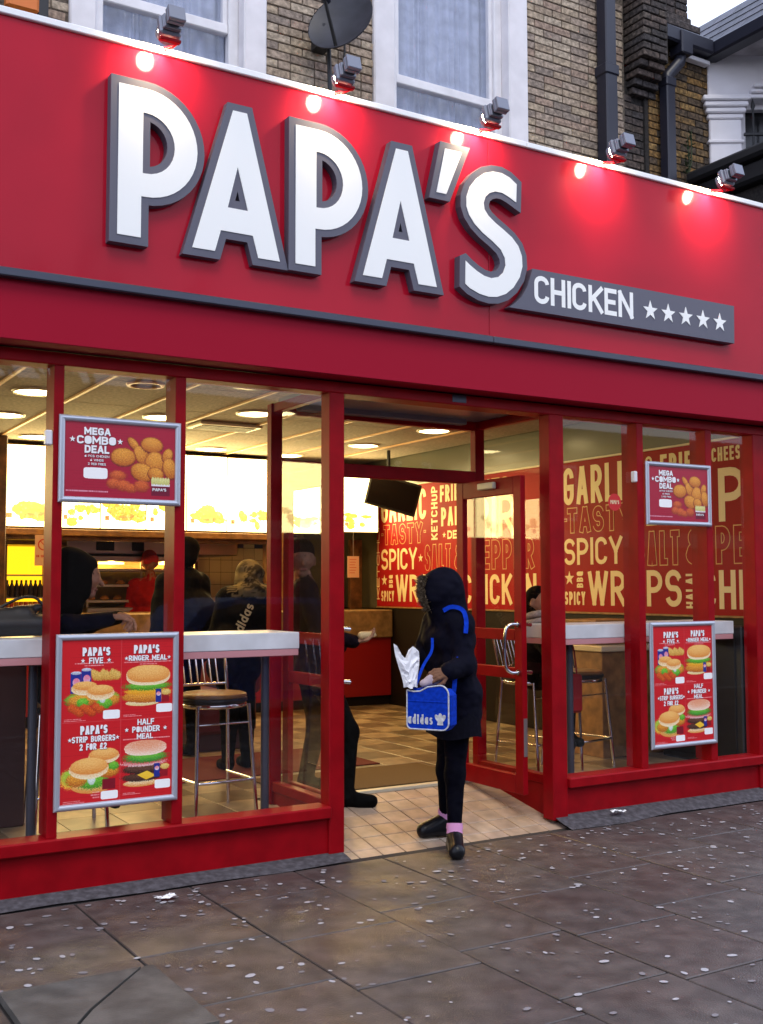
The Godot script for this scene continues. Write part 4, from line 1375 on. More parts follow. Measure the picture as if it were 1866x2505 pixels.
func draw_lower_poster() -> Image:
	var w := 512
	var h := 724
	var im := Image.create(w, h, false, Image.FORMAT_RGB8)
	im.fill(Color(0.80, 0.10, 0.13))
	var bx := func(a: float, b: float, c: float, d: float) -> Array:  # poster units: 1345 wide, 1920 high
		return [a / 1345.0 * w, b / 1920.0 * h, c / 1345.0 * w, d / 1920.0 * h]
	for k in 60:
		scribble(im, bx.call(R.randf_range(0, 1200), k * 32.0, R.randf_range(1200, 1345), k * 32.0 + 5), Color(0.70, 0.07, 0.11))
	var bun := Color(1.0, 0.80, 0.46)
	var bun2 := Color(0.88, 0.54, 0.22)
	var bread := Color(0.98, 0.92, 0.76)
	var green := Color(0.55, 0.85, 0.25)
	var green2 := Color(0.22, 0.55, 0.10)
	var fried := Color(1.0, 0.72, 0.24)
	var fried2 := Color(0.70, 0.36, 0.08)
	var hot := Color(0.93, 0.40, 0.13)
	var hot2 := Color(0.68, 0.20, 0.05)
	var blue := Color(0.13, 0.18, 0.55)
	# quarter one
	for q in [[125, 400, 245, 640], [245, 365, 360, 600]]:
		rect(im, bx.call(q[0], q[1], q[2], q[3]), blue)
		ell(im, bx.call(q[0], q[1] - 18, q[2], q[1] + 22), Color(0.85, 0.87, 0.92), Color(0.6, 0.62, 0.7), 0.0)
		ell(im, bx.call(q[0] + 20, q[1] + 60, q[2] - 15, q[1] + 155), Color(0.92, 0.45, 0.55), Color(0.85, 0.75, 0.85), 0.0)
	for k in 9:
		ell(im, bx.call(355 + k * 34, 362 + (k % 3) * 18, 425 + k * 34, 500), Color(0.95, 0.80, 0.42), Color(0.80, 0.55, 0.20), 0.3, 0.3 * (k - 4) / 4.0)
	ell(im, bx.call(60, 640, 330, 790), green, green2, 0.35)
	ell(im, bx.call(520, 640, 690, 760), green, fried2, 0.35)
	ell(im, bx.call(90, 650, 420, 800), fried, fried2, 0.3)
	ell(im, bx.call(380, 660, 690, 800), fried, fried2, 0.3)
	ell(im, bx.call(190, 690, 330, 800), green, green2, 0.3)
	ell(im, bx.call(420, 700, 600, 830), green, green2, 0.3)
	ell(im, bx.call(455, 690, 520, 760), Color(0.95, 0.97, 0.95), Color(0.75, 0.82, 0.75), 0.2)
	ell(im, bx.call(130, 505, 430, 660), bun2, bread, 0.05)
	ell(im, bx.call(150, 500, 420, 600), bun, bun2, 0.06)
	ell(im, bx.call(300, 555, 625, 725), bun2, bread, 0.05)
	ell(im, bx.call(315, 548, 612, 665), bun, bun2, 0.06)
	for k in 8:
		ell(im, bx.call(90 + k * 46, 760 + (k % 3) * 26, 190 + k * 46, 850 + (k % 3) * 30), hot, hot2, 0.35)
	# quarter two
	ell(im, bx.call(755, 745, 1150, 820), bread, Color(0.9, 0.78, 0.5), 0.05)
	ell(im, bx.call(712, 640, 1290, 785), fried, fried2, 0.14)
	ell(im, bx.call(740, 610, 1290, 690), Color(0.98, 0.75, 0.18), Color(0.92, 0.60, 0.12), 0.2)
	ell(im, bx.call(740, 535, 1290, 640), green, green2, 0.4)
	ell(im, bx.call(760, 345, 1285, 580), bun2, bread, 0.02, 0.0, 2.6)
	ell(im, bx.call(775, 340, 1275, 545), bun, bun2, 0.05, 0.0, 2.4)
	# quarter three
	ell(im, bx.call(20, 1500, 250, 1720), green, fried, 0.35)
	ell(im, bx.call(150, 1620, 620, 1790), Color(0.95, 0.82, 0.50), bun2, 0.05)
	ell(im, bx.call(200, 1560, 560, 1740), green, green2, 0.4)
	ell(im, bx.call(80, 1540, 330, 1700), fried, fried2, 0.3)
	ell(im, bx.call(440, 1480, 690, 1620), fried, fried2, 0.3)
	ell(im, bx.call(560, 1440, 690, 1540), green, green2, 0.4)
	ell(im, bx.call(330, 1580, 420, 1690), Color(0.95, 0.98, 0.95), Color(0.75, 0.84, 0.78), 0.2)
	ell(im, bx.call(335, 1285, 690, 1460), bun2, bread, 0.03)
	ell(im, bx.call(345, 1278, 680, 1420), bun, bun2, 0.07)
	ell(im, bx.call(120, 1390, 570, 1625), bun2, bread, 0.03)
	ell(im, bx.call(135, 1380, 555, 1570), bun, bun2, 0.07)
	# quarter four
	ell(im, bx.call(740, 1680, 1150, 1765), bread, bun2, 0.05)
	ell(im, bx.call(725, 1600, 1200, 1705), Color(0.42, 0.26, 0.18), Color(0.18, 0.09, 0.06), 0.25)
	ell(im, bx.call(725, 1500, 1240, 1620), Color(0.48, 0.30, 0.22), Color(0.18, 0.09, 0.06), 0.25)
	ell(im, bx.call(900, 1585, 1130, 1690), Color(0.98, 0.82, 0.25), Color(0.95, 0.74, 0.18), 0.0, 0.1, 1.0)
	ell(im, bx.call(725, 1440, 1240, 1530), Color(0.85, 0.20, 0.18), Color(0.95, 0.80, 0.80), 0.35)
	ell(im, bx.call(750, 1355, 1255, 1490), green, Color(0.12, 0.50, 0.16), 0.4)
	ell(im, bx.call(748, 1225, 1250, 1405), Color(0.90, 0.55, 0.38), Color(0.99, 0.90, 0.82), 0.03, 0.0, 2.4)
	for q in [[1115, 630, 1300, 790], [1105, 1510, 1290, 1670]]:
		rect(im, bx.call(q[0], q[1], q[0] + 70, q[3]), blue)
		ell(im, bx.call(q[0] + 5, q[1] + 30, q[0] + 60, q[1] + 80), Color(0.92, 0.45, 0.5), Color(0.9, 0.9, 0.95), 0.0)
		rect(im, bx.call(q[0] + 75, q[1] + 60, q[0] + 165, q[3]), Color(0.58, 0.07, 0.12))
		ell(im, bx.call(q[0] + 70, q[1] + 5, q[0] + 185, q[1] + 75), Color(0.96, 0.86, 0.5), Color(0.85, 0.65, 0.3), 0.3)
	rect(im, bx.call(500, 1640, 650, 1760), Color(0.50, 0.05, 0.13))
	# price boxes left white, ruled lines, small print
	for q in [[495, 845, 690, 948], [1120, 805, 1315, 905], [482, 1775, 680, 1872], [1112, 1700, 1300, 1805]]:
		ell(im, bx.call(q[0], q[1], q[2], q[3]), Color(0.98, 0.98, 0.98), Color(0.98, 0.98, 0.98), 0.0, 0.0, 7.0)
	rect(im, bx.call(704, 30, 708, 1900), Color(0.88, 0.45, 0.45))
	rect(im, bx.call(40, 968, 1310, 972), Color(0.88, 0.45, 0.45))
	for q in [[170, 290, 610, 304], [280, 318, 500, 330], [770, 272, 1255, 284], [735, 296, 1305, 310], [920, 322, 1130, 334], [735, 1200, 1290, 1214], [60, 930, 250, 938], [60, 948, 300, 956], [735, 915, 880, 923], [735, 932, 950, 940], [60, 1860, 250, 1868], [60, 1878, 300, 1886], [735, 1825, 880, 1833], [735, 1842, 950, 1850], [390, 1775, 470, 1790], [370, 1805, 470, 1820], [390, 1835, 470, 1850]]:
		scribble(im, bx.call(q[0], q[1], q[2], q[3]), Color(0.95, 0.75, 0.75))
	return im

func draw_upper_poster() -> Image:
	var w := 512
	var h := 366
	var im := Image.create(w, h, false, Image.FORMAT_RGB8)
	im.fill(Color(0.66, 0.08, 0.20))
	var bx := func(a: float, b: float, c: float, d: float) -> Array:  # poster units 950 x 680
		return [a / 950.0 * w, b / 680.0 * h, c / 950.0 * w, d / 680.0 * h]
	for k in 30:
		scribble(im, bx.call(R.randf_range(0, 300), k * 23.0, R.randf_range(500, 950), k * 23.0 + 5), Color(0.60, 0.06, 0.18))
	var a := Color(0.97, 0.68, 0.25)
	var b := Color(0.72, 0.36, 0.08)
	for q in [[510, 150, 640, 210, 0.9], [590, 190, 700, 360, -0.5], [640, 115, 820, 245, 0.1], [675, 240, 835, 440, 0.1], [825, 205, 905, 330, 0.3], [830, 290, 945, 470, -0.2], [390, 225, 590, 375, 0.0], [555, 350, 750, 500, 0.35], [700, 380, 830, 490, 0.3]]:
		ell(im, bx.call(q[0] - 8, q[1] - 6, q[2] + 10, q[3] + 12), b, Color(0.45, 0.14, 0.08), 0.12, q[4])
		ell(im, bx.call(q[0], q[1], q[2], q[3]), a, b, 0.16, q[4])
	for q in [[375, 420, 520, 510], [355, 490, 470, 580], [430, 500, 560, 600], [500, 530, 620, 610], [580, 495, 715, 600]]:
		ell(im, bx.call(q[0], q[1], q[2], q[3]), Color(0.93, 0.45, 0.20), Color(0.60, 0.20, 0.08), 0.4)
	rect(im, bx.call(732, 520, 890, 630), Color(0.45, 0.05, 0.18))
	rect(im, bx.call(732, 520, 890, 545), Color(0.92, 0.90, 0.92))
	for k in 7:
		ell(im, bx.call(728 + k * 22, 462, 756 + k * 22, 530), Color(0.93, 0.92, 0.62), Color(0.78, 0.76, 0.40), 0.25)
	ell(im, bx.call(168, 405, 362, 500), Color(0.98, 0.98, 0.98), Color(0.98, 0.98, 0.98), 0.0, 0.0, 7.0)
	scribble(im, bx.call(30, 605, 370, 617), Color(0.92, 0.72, 0.78))
	return im

func menu_image(k: int) -> Image:
	lift = 0.0
	var im := Image.create(160, 200, false, Image.FORMAT_RGB8)
	im.fill(Color(1.0, 0.98, 0.86))
	for j in 8:
		var x := R.randf_range(2, 120)
		var y := R.randf_range(128, 172)
		ell(im, [x, y, x + R.randf_range(20, 55), y + R.randf_range(10, 28)], Color(0.50, 0.47, 0.10), Color(0.42, 0.30, 0.04), 0.4)
	if k % 2 == 0:
		ell(im, [30, 138, 125, 182], Color(0.44, 0.36, 0.06), Color(0.42, 0.22, 0.02), 0.15)
		ell(im, [32, 160, 122, 172], Color(0.36, 0.38, 0.06), Color(0.25, 0.10, 0.03), 0.4)
	rect(im, [14, 168, 30, 180], Color(0.30, 0.06, 0.05))
	for j in 9:
		scribble(im, [20, 18 + j * 12, R.randf_range(80, 140), 21 + j * 12], Color(0.98, 0.88, 0.62))
	return im

func words(par: Node3D, list: Array, w: float, h: float, slope := 0.0) -> void:
	# [string, x0, x1, y0, y1 from the top left as fractions, stroke as a fraction of the height]
	var top := MB.new()
	var sh := MB.new()
	for q in list:
		var x0: float = (q[1] - 0.5) * w
		var x1: float = (q[2] - 0.5) * w
		var y1: float = (0.5 - q[3]) * h
		var y0: float = (0.5 - q[4]) * h
		var wt: float = (y1 - y0) * q[5]
		text(sh, q[0], x0 + wt * 0.35, x1 + wt * 0.35, y0 - wt * 0.35, y1 - wt * 0.35, wt, 0.0008, 0.0, 1e9, 1.35)
		text(top, q[0], x0, x1, y0, y1, wt, 0.002, 0.0, 1e9, 1.35)
	P(par, "lettering_shadow", sh.mesh(), M.print_shadow)
	P(par, "lettering", top.mesh(), M.print_white)

func poster(label: String, group: String, x: float, y: float, w: float, h: float, m: Material, list: Array) -> void:
	var p := thing("poster", label, "poster", Vector3(x, y, 0.006), group)
	var fw := 0.032
	var sheet := MB.new()
	sheet.quad_uv(Vector3(-w / 2 + 0.02, -h / 2 + 0.02, 0.006), Vector3(w / 2 - 0.02, -h / 2 + 0.02, 0.006), Vector3(w / 2 - 0.02, h / 2 - 0.02, 0.006), Vector3(-w / 2 + 0.02, h / 2 - 0.02, 0.006), Vector3(0, 0, 1))
	var s := P(p, "printed_sheet", sheet.mesh(), m)
	words(s, list, w - 2 * fw, h - 2 * fw)
	s.get_child(0).position.z = 0.006
	s.get_child(1).position.z = 0.006
	BX(p, "back_board", M.dark_metal, -w / 2 + 0.01, w / 2 - 0.01, -h / 2 + 0.01, h / 2 - 0.01, -0.002, 0.004, 0.0)
	# rounded aluminium snap frame, mitred
	for e in 4:
		var ln := w if e % 2 == 0 else h
		var off := h if e % 2 == 0 else w
		var b := MB.new()
		var prof := []
		for j in 9:
			var a := PI * j / 8.0
			prof.append(Vector2(-fw * 0.5 + cos(a) * fw * 0.5, 0.004 + sin(a) * 0.016))
		for j in 8:
			var p0: Vector2 = prof[j]
			var p1: Vector2 = prof[j + 1]
			var nn := Vector3(0, p0.y - p1.y + 0.0, 0)
			var nv := Vector3(0, (p1.y - p0.y), -(p1.x - p0.x)).normalized()
			b.quad(Vector3(-ln / 2 - p0.x, off / 2 + p0.x, p0.y), Vector3(ln / 2 + p0.x, off / 2 + p0.x, p0.y), Vector3(ln / 2 + p1.x, off / 2 + p1.x, p1.y), Vector3(-ln / 2 - p1.x, off / 2 + p1.x, p1.y), nv * (1.0 if nv.z > 0 or absf(nv.z) < 1e-5 else -1.0))
		P(p, "frame_rail", b.mesh(), M.alu, Vector3.ZERO, Vector3(0, 0, PI / 2 * e))

func posters() -> void:
	fn.seed = 4
	fn.frequency = 0.05
	var lo := print_mat("print_meals", draw_lower_poster())
	var hi := print_mat("print_combo", draw_upper_poster())
	var wl := [["PAPA'S", 0.175, 0.42, 0.045, 0.098, 0.24], ["* FIVE *", 0.16, 0.43, 0.108, 0.146, 0.2], ["PAPA'S", 0.635, 0.87, 0.038, 0.092, 0.24], ["*RINGER MEAL*", 0.55, 0.98, 0.104, 0.138, 0.2],
		["PAPA'S", 0.165, 0.405, 0.528, 0.582, 0.24], ["*STRIP BURGERS*", 0.06, 0.51, 0.592, 0.630, 0.19], ["2 FOR £2", 0.16, 0.40, 0.638, 0.678, 0.2], ["HALF", 0.675, 0.83, 0.508, 0.545, 0.2], ["* POUNDER *", 0.56, 0.95, 0.553, 0.591, 0.2], ["MEAL", 0.67, 0.82, 0.599, 0.634, 0.2]]
	lift = 0.14
	var wu := [["MEGA", 0.165, 0.40, 0.065, 0.165, 0.24], ["*COMBO*", 0.03, 0.52, 0.18, 0.29, 0.22], ["DEAL", 0.17, 0.39, 0.305, 0.41, 0.24], ["6 PCS CHICKEN", 0.17, 0.39, 0.435, 0.465, 0.16], ["6 WINGS", 0.22, 0.34, 0.488, 0.518, 0.16], ["2 REG FRIES", 0.20, 0.36, 0.541, 0.571, 0.16], ["PAPA'S", 0.79, 0.92, 0.845, 0.885, 0.2]]
	poster("larger burger meals poster in a silver frame, low on the left window", "burger meal posters", 1.780, 0.840, 0.632, 0.858, lo, wl)
	poster("smaller looking burger meals poster in a silver frame, low on the right window", "burger meal posters", 5.740, 0.830, 0.628, 0.850, lo, wl)
	poster("fried chicken combo poster in a silver frame, high on the left window", "chicken combo posters", 1.778, 2.137, 0.636, 0.438, hi, wu)
	poster("fried chicken combo poster in a silver frame, high on the right window", "chicken combo posters", 5.731, 2.131, 0.628, 0.434, hi, wu)

# ------------------------------------------------------------ kitchen end
func kitchen() -> void:
	# counter
	var c := thing("counter", "service counter with thick timber top and red front at the back of the shop", "counter")
	BX(c, "timber_top", M.wood_counter, 2.0, 6.69, 0.925, 1.235, -6.05, -5.3, 0.01)
	BX(c, "front_panel", M.counter_red, 2.0, 6.69, 0.27, 0.924, -6.0, -5.34, 0.004)
	BX(c, "plinth", M.wall_dark, 2.0, 6.69, FLOOR, 0.27, -6.0, -5.38, 0.0)
	# lit menu boards
	var xs := [[2.45, 3.025], [3.03, 3.445], [3.45, 3.935], [3.94, 4.385], [4.39, 4.855], [4.86, 5.34]]
	var ls := ["first glowing menu board from the left, over the drinks fridge", "second glowing menu board from the left, below the combo poster", "third glowing menu board from the left, below the combo poster", "fourth glowing menu board, beside the window bar over the dark jacket", "fifth glowing menu board, over the hooded jacket", "sixth glowing menu board, next to the left door frame"]
	for k in 11:
		var im := menu_image(k)
		var t := ImageTexture.create_from_image(im)
		var m := mat("menu_glow%d" % k, Color(0.9, 0.9, 0.85), 0.4)
		m.emission_enabled = true
		m.emission_operator = BaseMaterial3D.EMISSION_OP_MULTIPLY
		m.emission = Color(1.0, 0.93, 0.72)
		m.emission_texture = t
		m.emission_energy_multiplier = 4.0
		m.texture_repeat = false
		var x0: float
		var x1: float
		var y0 := 2.10
		var y1 := 2.93
		var zz := -5.80
		var ang := 0.0
		var lab: String
		if k < 6:
			x0 = xs[k][0]
			x1 = xs[k][1]
			lab = ls[k]
		elif k == 6:
			x0 = 5.60; x1 = 5.96; y1 = 2.66; zz = -5.75; ang = -0.35
			lab = "small angled glowing menu board seen through the left door leaf"
		elif k > 7:
			x0 = -0.60 + (k - 8) * 0.67
			x1 = x0 + 0.66
			lab = ["glowing menu board mirrored at the left of the door leaf glass", "glowing menu board mirrored in the middle of the door leaf glass", "glowing menu board mirrored at the right of the door leaf glass"][k - 8]
		else:
			x0 = 6.18; x1 = 6.62; y0 = 2.12; y1 = 2.80; zz = -5.55; ang = -0.25
			lab = "angled glowing menu board under the black television in the doorway"
		var b := thing("menu_board", lab, "menu board", Vector3((x0 + x1) * 0.5, (y0 + y1) * 0.5, zz), "lit menu boards over the counter")
		b.rotation.y = ang
		var w := x1 - x0
		var h := y1 - y0
		BX(b, "light_box", M.wood_tan, -w / 2, w / 2, -h / 2, h / 2, -0.12, -0.006, 0.006)
		var f := MB.new()
		f.quad_uv(Vector3(-w / 2 + 0.004, -h / 2 + 0.008, 0), Vector3(w / 2 - 0.004, -h / 2 + 0.008, 0), Vector3(w / 2 - 0.004, h / 2 - 0.008, 0), Vector3(-w / 2 + 0.004, h / 2 - 0.012, 0), Vector3(0, 0, 1))
		P(b, "menu_face", f.mesh(), m)
		var al := AreaLight3D.new()
		al.name = "menu_light"
		b.add_child(al, true)
		al.area_size = Vector2(w - 0.04, h - 0.04)
		al.position = Vector3(0, 0, 0.012)
		al.basis = Basis(Vector3.UP, PI)
		al.light_color = Color(1.0, 0.88, 0.6)
		al.light_energy = 0.5
		al.area_range = 10.0
		al.shadow_enabled = true
	var tr := thing("menu_trim", "golden brown timber trim under the glowing menu boards", "trim")
	BX(tr, "board", M.wood_tan, 2.30, 5.40, 2.02, 2.085, -5.92, -5.74, 0.006)
	BX(tr, "shadow_board", M.wood_dark, 2.30, 5.40, 1.975, 2.02, -5.95, -5.80, 0.004)
	var pl := thing("timber_column", "brown timber column at the left end of the menu boards", "column")
	BX(pl, "column", M.wood_dark, 2.02, 2.43, FLOOR, 2.96, -5.9, -5.45, 0.01)
	var pr := thing("timber_screen", "narrow brown timber screen at the counter end beside the word mural", "screen")
	BX(pr, "screen", M.wood_dark, 6.44, 6.60, 1.236, 2.05, -5.9, -5.84, 0.004)
	var dv := thing("timber_divider", "tall brown timber panel behind the left door frame", "panel")
	BX(dv, "divider", M.wood_tan, 5.36, 5.58, 1.236, 2.95, -5.95, -5.85, 0.004)
	# tiled wall behind the counter, white with a blue chequer band
	var tw := MB.new()
	tw.box(Vector3(2.3, FLOOR, -7.62), Vector3(7.0, CEIL, -7.58))
	var wall := S("tiled_wall", tw.mesh(), M.grout, "cream tiled kitchen wall with a band of dark blue tiles")
	for a in 9:
		for b in 12:
			var x := 6.62 - a * 0.155
			var y := 2.30 - b * 0.155
			var blue: bool = (b == 0 and a % 2 == 0) or (b == 1 and a % 2 == 1)
			BX(wall, "tile", M.blue_tile if blue else M.cream_tile, x - 0.15, x, y - 0.15, y, -7.575, -7.565, 0.002)
	# heated cabinet and hood
	var hood := thing("extractor_hood", "long steel hood over the hot cabinets", "hood")
	BX(hood, "canopy", M.steel, 3.3, 5.3, 1.86, 2.05, -7.3, -6.5, 0.01)
	BX(hood, "filter_panel", M.wall_dark, 3.62, 3.82, 1.90, 2.0, -6.498, -6.49, 0.002)
	BX(hood, "filter_panel", M.wall_dark, 4.02, 4.16, 1.90, 2.0, -6.498, -6.49, 0.002)
	var cab := thing("hot_cabinet", "steel hot food cabinet with lit shelves behind the counter", "cabinet")
	BX(cab, "base", M.steel, 3.5, 4.75, 0.2, 1.28, -7.0, -6.4, 0.01)
	for k in 3:
		BX(cab, "shelf", M.steel, 3.5, 4.75, 1.33 + k * 0.17, 1.36 + k * 0.17, -6.95, -6.42, 0.004)
	BX(cab, "top", M.steel, 3.48, 4.77, 1.78, 1.84, -7.0, -6.38, 0.008)
	BX(cab, "back", M.wall_cream, 3.5, 4.75, 1.28, 1.80, -7.02, -6.98, 0.0)
	for x in [3.5, 4.1, 4.73]:
		BX(cab, "upright", M.steel, x, x + 0.02, 1.28, 1.80, -6.44, -6.42, 0.002)
	glow("warm_tube", Color(1.0, 0.78, 0.42), 5.0)
	for k in 2:
		BX(cab, "heat_lamp", M.warm_tube, 3.72 + k * 0.62, 4.0 + k * 0.62, 1.755, 1.775, -6.75, -6.70, 0.002)
		var o := OmniLight3D.new()
		o.name = "heat_light"
		cab.add_child(o, true)
		o.position = Vector3(3.86 + k * 0.62, 1.735, -6.72)
		o.light_color = Color(1.0, 0.72, 0.35)
		o.light_energy = 0.12
		o.light_size = 0.03
		o.omni_range = 6.0
		o.omni_attenuation = 2.0
		o.shadow_enabled = true
	for k in 14:
		var fm := MB.new()
		fm.lathe([Vector2(0.001, 0.05), Vector2(0.03, 0.042), Vector2(0.05, 0.018), Vector2(0.045, 0.0), Vector2(0.001, 0.0)], 9)
		P(cab, "food_piece", fm.mesh(), mat("fried_food", L(0.42, 0.17, 0.04), 0.7), Vector3(3.6 + (k % 7) * 0.165, 1.36 + (k / 7) * 0.17, -6.6 - 0.04 * (k % 3)))
	var fr := thing("drinks_fridge", "glass fronted drinks fridge glowing yellow inside, at the far left", "fridge")
	BX(fr, "cabinet", M.wood_counter, 2.62, 2.68, 0.9, 1.98, -7.1, -6.5, 0.006)
	BX(fr, "cabinet", M.wood_counter, 3.18, 3.30, 0.9, 1.98, -7.1, -6.5, 0.006)
	BX(fr, "cabinet", M.wood_counter, 2.62, 3.30, 1.95, 2.0, -7.1, -6.5, 0.006)
	BX(fr, "base", M.wood_counter, 2.62, 3.30, 0.17, 1.22, -7.1, -6.5, 0.006)
	BX(fr, "back", glow("fridge_glow", Color(1.0, 0.74, 0.10), 0.9), 2.68, 3.18, 1.22, 1.95, -7.08, -7.05, 0.0)
	for y in [1.22, 1.38, 1.62]:
		BX(fr, "shelf", M.steel, 2.68, 3.18, y, y + 0.015, -7.04, -6.55, 0.002)
	for k in 10:
		var bt := MB.new()
		bt.lathe([Vector2(0.001, 0.0), Vector2(0.026, 0.0), Vector2(0.027, 0.11), Vector2(0.012, 0.15), Vector2(0.012, 0.18), Vector2(0.001, 0.182)], 10)
		P(fr, "bottle", bt.mesh(), mat("bottle%d" % (k % 3), [L(0.03, 0.02, 0.02), L(0.06, 0.05, 0.05), L(0.03, 0.03, 0.06)][k % 3], 0.2), Vector3(2.71 + k * 0.049, 1.395, -6.62))
		var ct := MB.new()
		ct.lathe([Vector2(0.001, 0.0), Vector2(0.024, 0.0), Vector2(0.024, 0.11), Vector2(0.001, 0.111)], 10)
		P(fr, "can", ct.mesh(), mat("can%d" % (k % 3), [L(0.5, 0.10, 0.02), L(0.5, 0.04, 0.03), L(0.55, 0.2, 0.03)][k % 3], 0.4), Vector3(2.71 + k * 0.049, 1.236, -6.62))
	BX(fr, "lit_carton", M.fridge_glow, 2.95, 3.06, 1.64, 1.80, -6.75, -6.65, 0.004)
	# notices
	for q in [[2.80, 1.86, -5.5, 0.17, 0.30, "pale NO SMOKING notice on the screen in front of the drinks fridge"], [6.20, 1.72, -5.35, 0.15, 0.24, "pale notice taped beside the narrow timber screen in the doorway"]]:
		var n := thing("notice", q[5], "notice", Vector3(q[0], q[1], q[2]))
		BX(n, "sheet", M.notice, -q[3] / 2, q[3] / 2, -q[4] / 2, q[4] / 2, -0.003, 0.0, 0.0)
		var pr2 := MB.new()
		if q[5].contains("SMOKING"):
			for j in 24:
				var a0 := TAU * j / 24.0
				var a1 := TAU * (j + 1) / 24.0
				var cc := Vector2(0, 0.055)
				pr2.poly(PackedVector2Array([cc + Vector2(cos(a0), sin(a0)) * 0.045, cc + Vector2(cos(a0), sin(a0)) * 0.058, cc + Vector2(cos(a1), sin(a1)) * 0.058, cc + Vector2(cos(a1), sin(a1)) * 0.045]), 0.001)
			pr2.poly(PackedVector2Array([Vector2(-0.038, 0.088), Vector2(-0.032, 0.094), Vector2(0.038, 0.022), Vector2(0.032, 0.016)]), 0.0015)
			text(pr2, "NO SMOKING", -0.07, 0.07, -0.07, -0.045, 0.005, 0.001)
		else:
			for j in 6:
				pr2.poly(V([-0.05, 0.08 - j * 0.03, 0.04 - 0.01 * (j % 3), 0.08 - j * 0.03, 0.04 - 0.01 * (j % 3), 0.086 - j * 0.03, -0.05, 0.086 - j * 0.03]), 0.001)
		P(n, "print", pr2.mesh(), M.notice_red)
		TB(n, "hanger", M.steel, [Vector3(0, q[4] / 2, -0.002), Vector3(0, 2.97 - q[1] if q[0] < 4.0 else q[4] / 2 + 0.3, -0.002)], 0.002, 5)
	# television
	var tv := thing("television", "black television tilted down on a bracket above the counter end", "television", Vector3(6.20, 2.48, -4.5))
	var tb := Basis(Vector3.UP, -0.75) * Basis(Vector3.RIGHT, 0.32) * Basis(Vector3.BACK, -0.30)
	var cs := P(tv, "casing", bmesh_box(Vector3(0.56, 0.34, 0.05), 0.01), M.black)
	cs.basis = tb
	var sc := P(tv, "screen", bmesh_box(Vector3(0.52, 0.30, 0.004), 0.001), M.black_gloss)
	sc.basis = tb
	sc.position = tb * Vector3(0, 0.005, 0.026)
	var ed := P(tv, "edge_strip", bmesh_box(Vector3(0.56, 0.012, 0.054), 0.002), M.dark_metal)
	ed.basis = tb
	ed.position = tb * Vector3(0, -0.172, 0.0)
	TB(tv, "bracket", M.black, [Vector3(0, 0.0, -0.03), Vector3(0.02, 0.2, -0.12), Vector3(0.02, 0.48, -0.12)], 0.02, 8)

func ceiling_fittings() -> void:
	glow("downlight", Color(1.0, 0.90, 0.66), 9.0)
	var list := [[2.09, -1.76, "half hidden by the top of the left window frame"], [2.055, -2.92, "left of the combo poster, nearest the glass"], [2.12, -4.18, "at the far left edge of the window"], [2.69, -5.45, "low behind the left mullion, near the menu boards"], [3.31, -3.63, "beside the top right corner of the combo poster"], [3.34, -1.83, "high in the third window pane"], [3.93, -3.05, "next to the left door frame"], [4.54, -5.50, "small and low, above the menu boards"], [5.51, -5.6, "behind the left door frame, near the menu boards"], [5.80, -4.43, "left of two seen over the transom"], [5.82, -3.15, "right of two seen over the transom"]]
	for k in list.size():
		var q: Array = list[k]
		var f := thing("ceiling_light", "lit round ceiling light " + q[2], "ceiling light", Vector3(q[0], CEIL - 0.002, q[1]), "round lights in the shop ceiling")
		var rim := MB.new()
		rim.lathe([Vector2(0.145, 0.0), Vector2(0.145, -0.012), Vector2(0.162, -0.012), Vector2(0.167, 0.0)], 24)
		P(f, "rim", rim.mesh(), M.threshold)
		var dsc := MB.new()
		dsc.lathe([Vector2(0.145, -0.004), Vector2(0.09, -0.016), Vector2(0.001, -0.020)], 24)
		P(f, "diffuser", dsc.mesh(), M.downlight)
		var o := SpotLight3D.new()
		o.name = "downlight_beam"
		f.add_child(o, true)
		o.position = Vector3(0, -0.03, 0)
		o.rotation.x = -PI / 2
		o.light_color = Color(1.0, 0.70, 0.33)
		o.light_energy = 0.6
		o.light_size = 0.11
		o.spot_angle = 80.0
		o.spot_angle_attenuation = 0.6
		o.spot_range = 9.0
		o.spot_attenuation = 2.0
		o.shadow_enabled = true
	var un := thing("ceiling_light", "unlit round ceiling ring above the combo poster", "ceiling light", Vector3(2.674, CEIL - 0.002, -2.22), "round lights in the shop ceiling")
	var rm := MB.new()
	rm.lathe([Vector2(0.11, 0.0), Vector2(0.11, -0.012), Vector2(0.135, -0.012), Vector2(0.140, 0.0)], 24)
	P(un, "rim", rm.mesh(), M.ceiling_bar)
	var v := thing("ceiling_vent", "rectangular ceiling vent with bright edge in the third window pane", "vent", Vector3(3.98, CEIL - 0.002, -3.82))
	BX(v, "surround", M.threshold, -0.3, 0.3, -0.03, 0.0, -0.17, 0.17, 0.006)
	for k in 5:
		BX(v, "slat", M.wall_dark, -0.26, 0.26, -0.036, -0.026, -0.13 + k * 0.055, -0.10 + k * 0.055, 0.002)

# ------------------------------------------------------------ window bars, stools, cabinet, mats
func bar(label: String, x0: float, x1: float, legs: Array) -> void:
	var b := thing("window_ledge", label, "ledge", Vector3.ZERO, "white ledges along the windows")
	BX(b, "ledge_top", M.laminate, x0, x1, 1.150, 1.243, -0.55, -0.155, 0.004)
	BX(b, "under_band", M.laminate_pink, x0 + 0.003, x1 - 0.004, 1.112, 1.150, -0.54, -0.158, 0.003)
	for x in legs:
		TB(b, "leg", M.post_blue, [Vector3(x, FLOOR, -0.32), Vector3(x, 1.112, -0.32)], 0.024, 12)
		TB(b, "foot_plate", M.post_blue, [Vector3(x, FLOOR, -0.32), Vector3(x, FLOOR + 0.012, -0.32)], 0.07, 16)

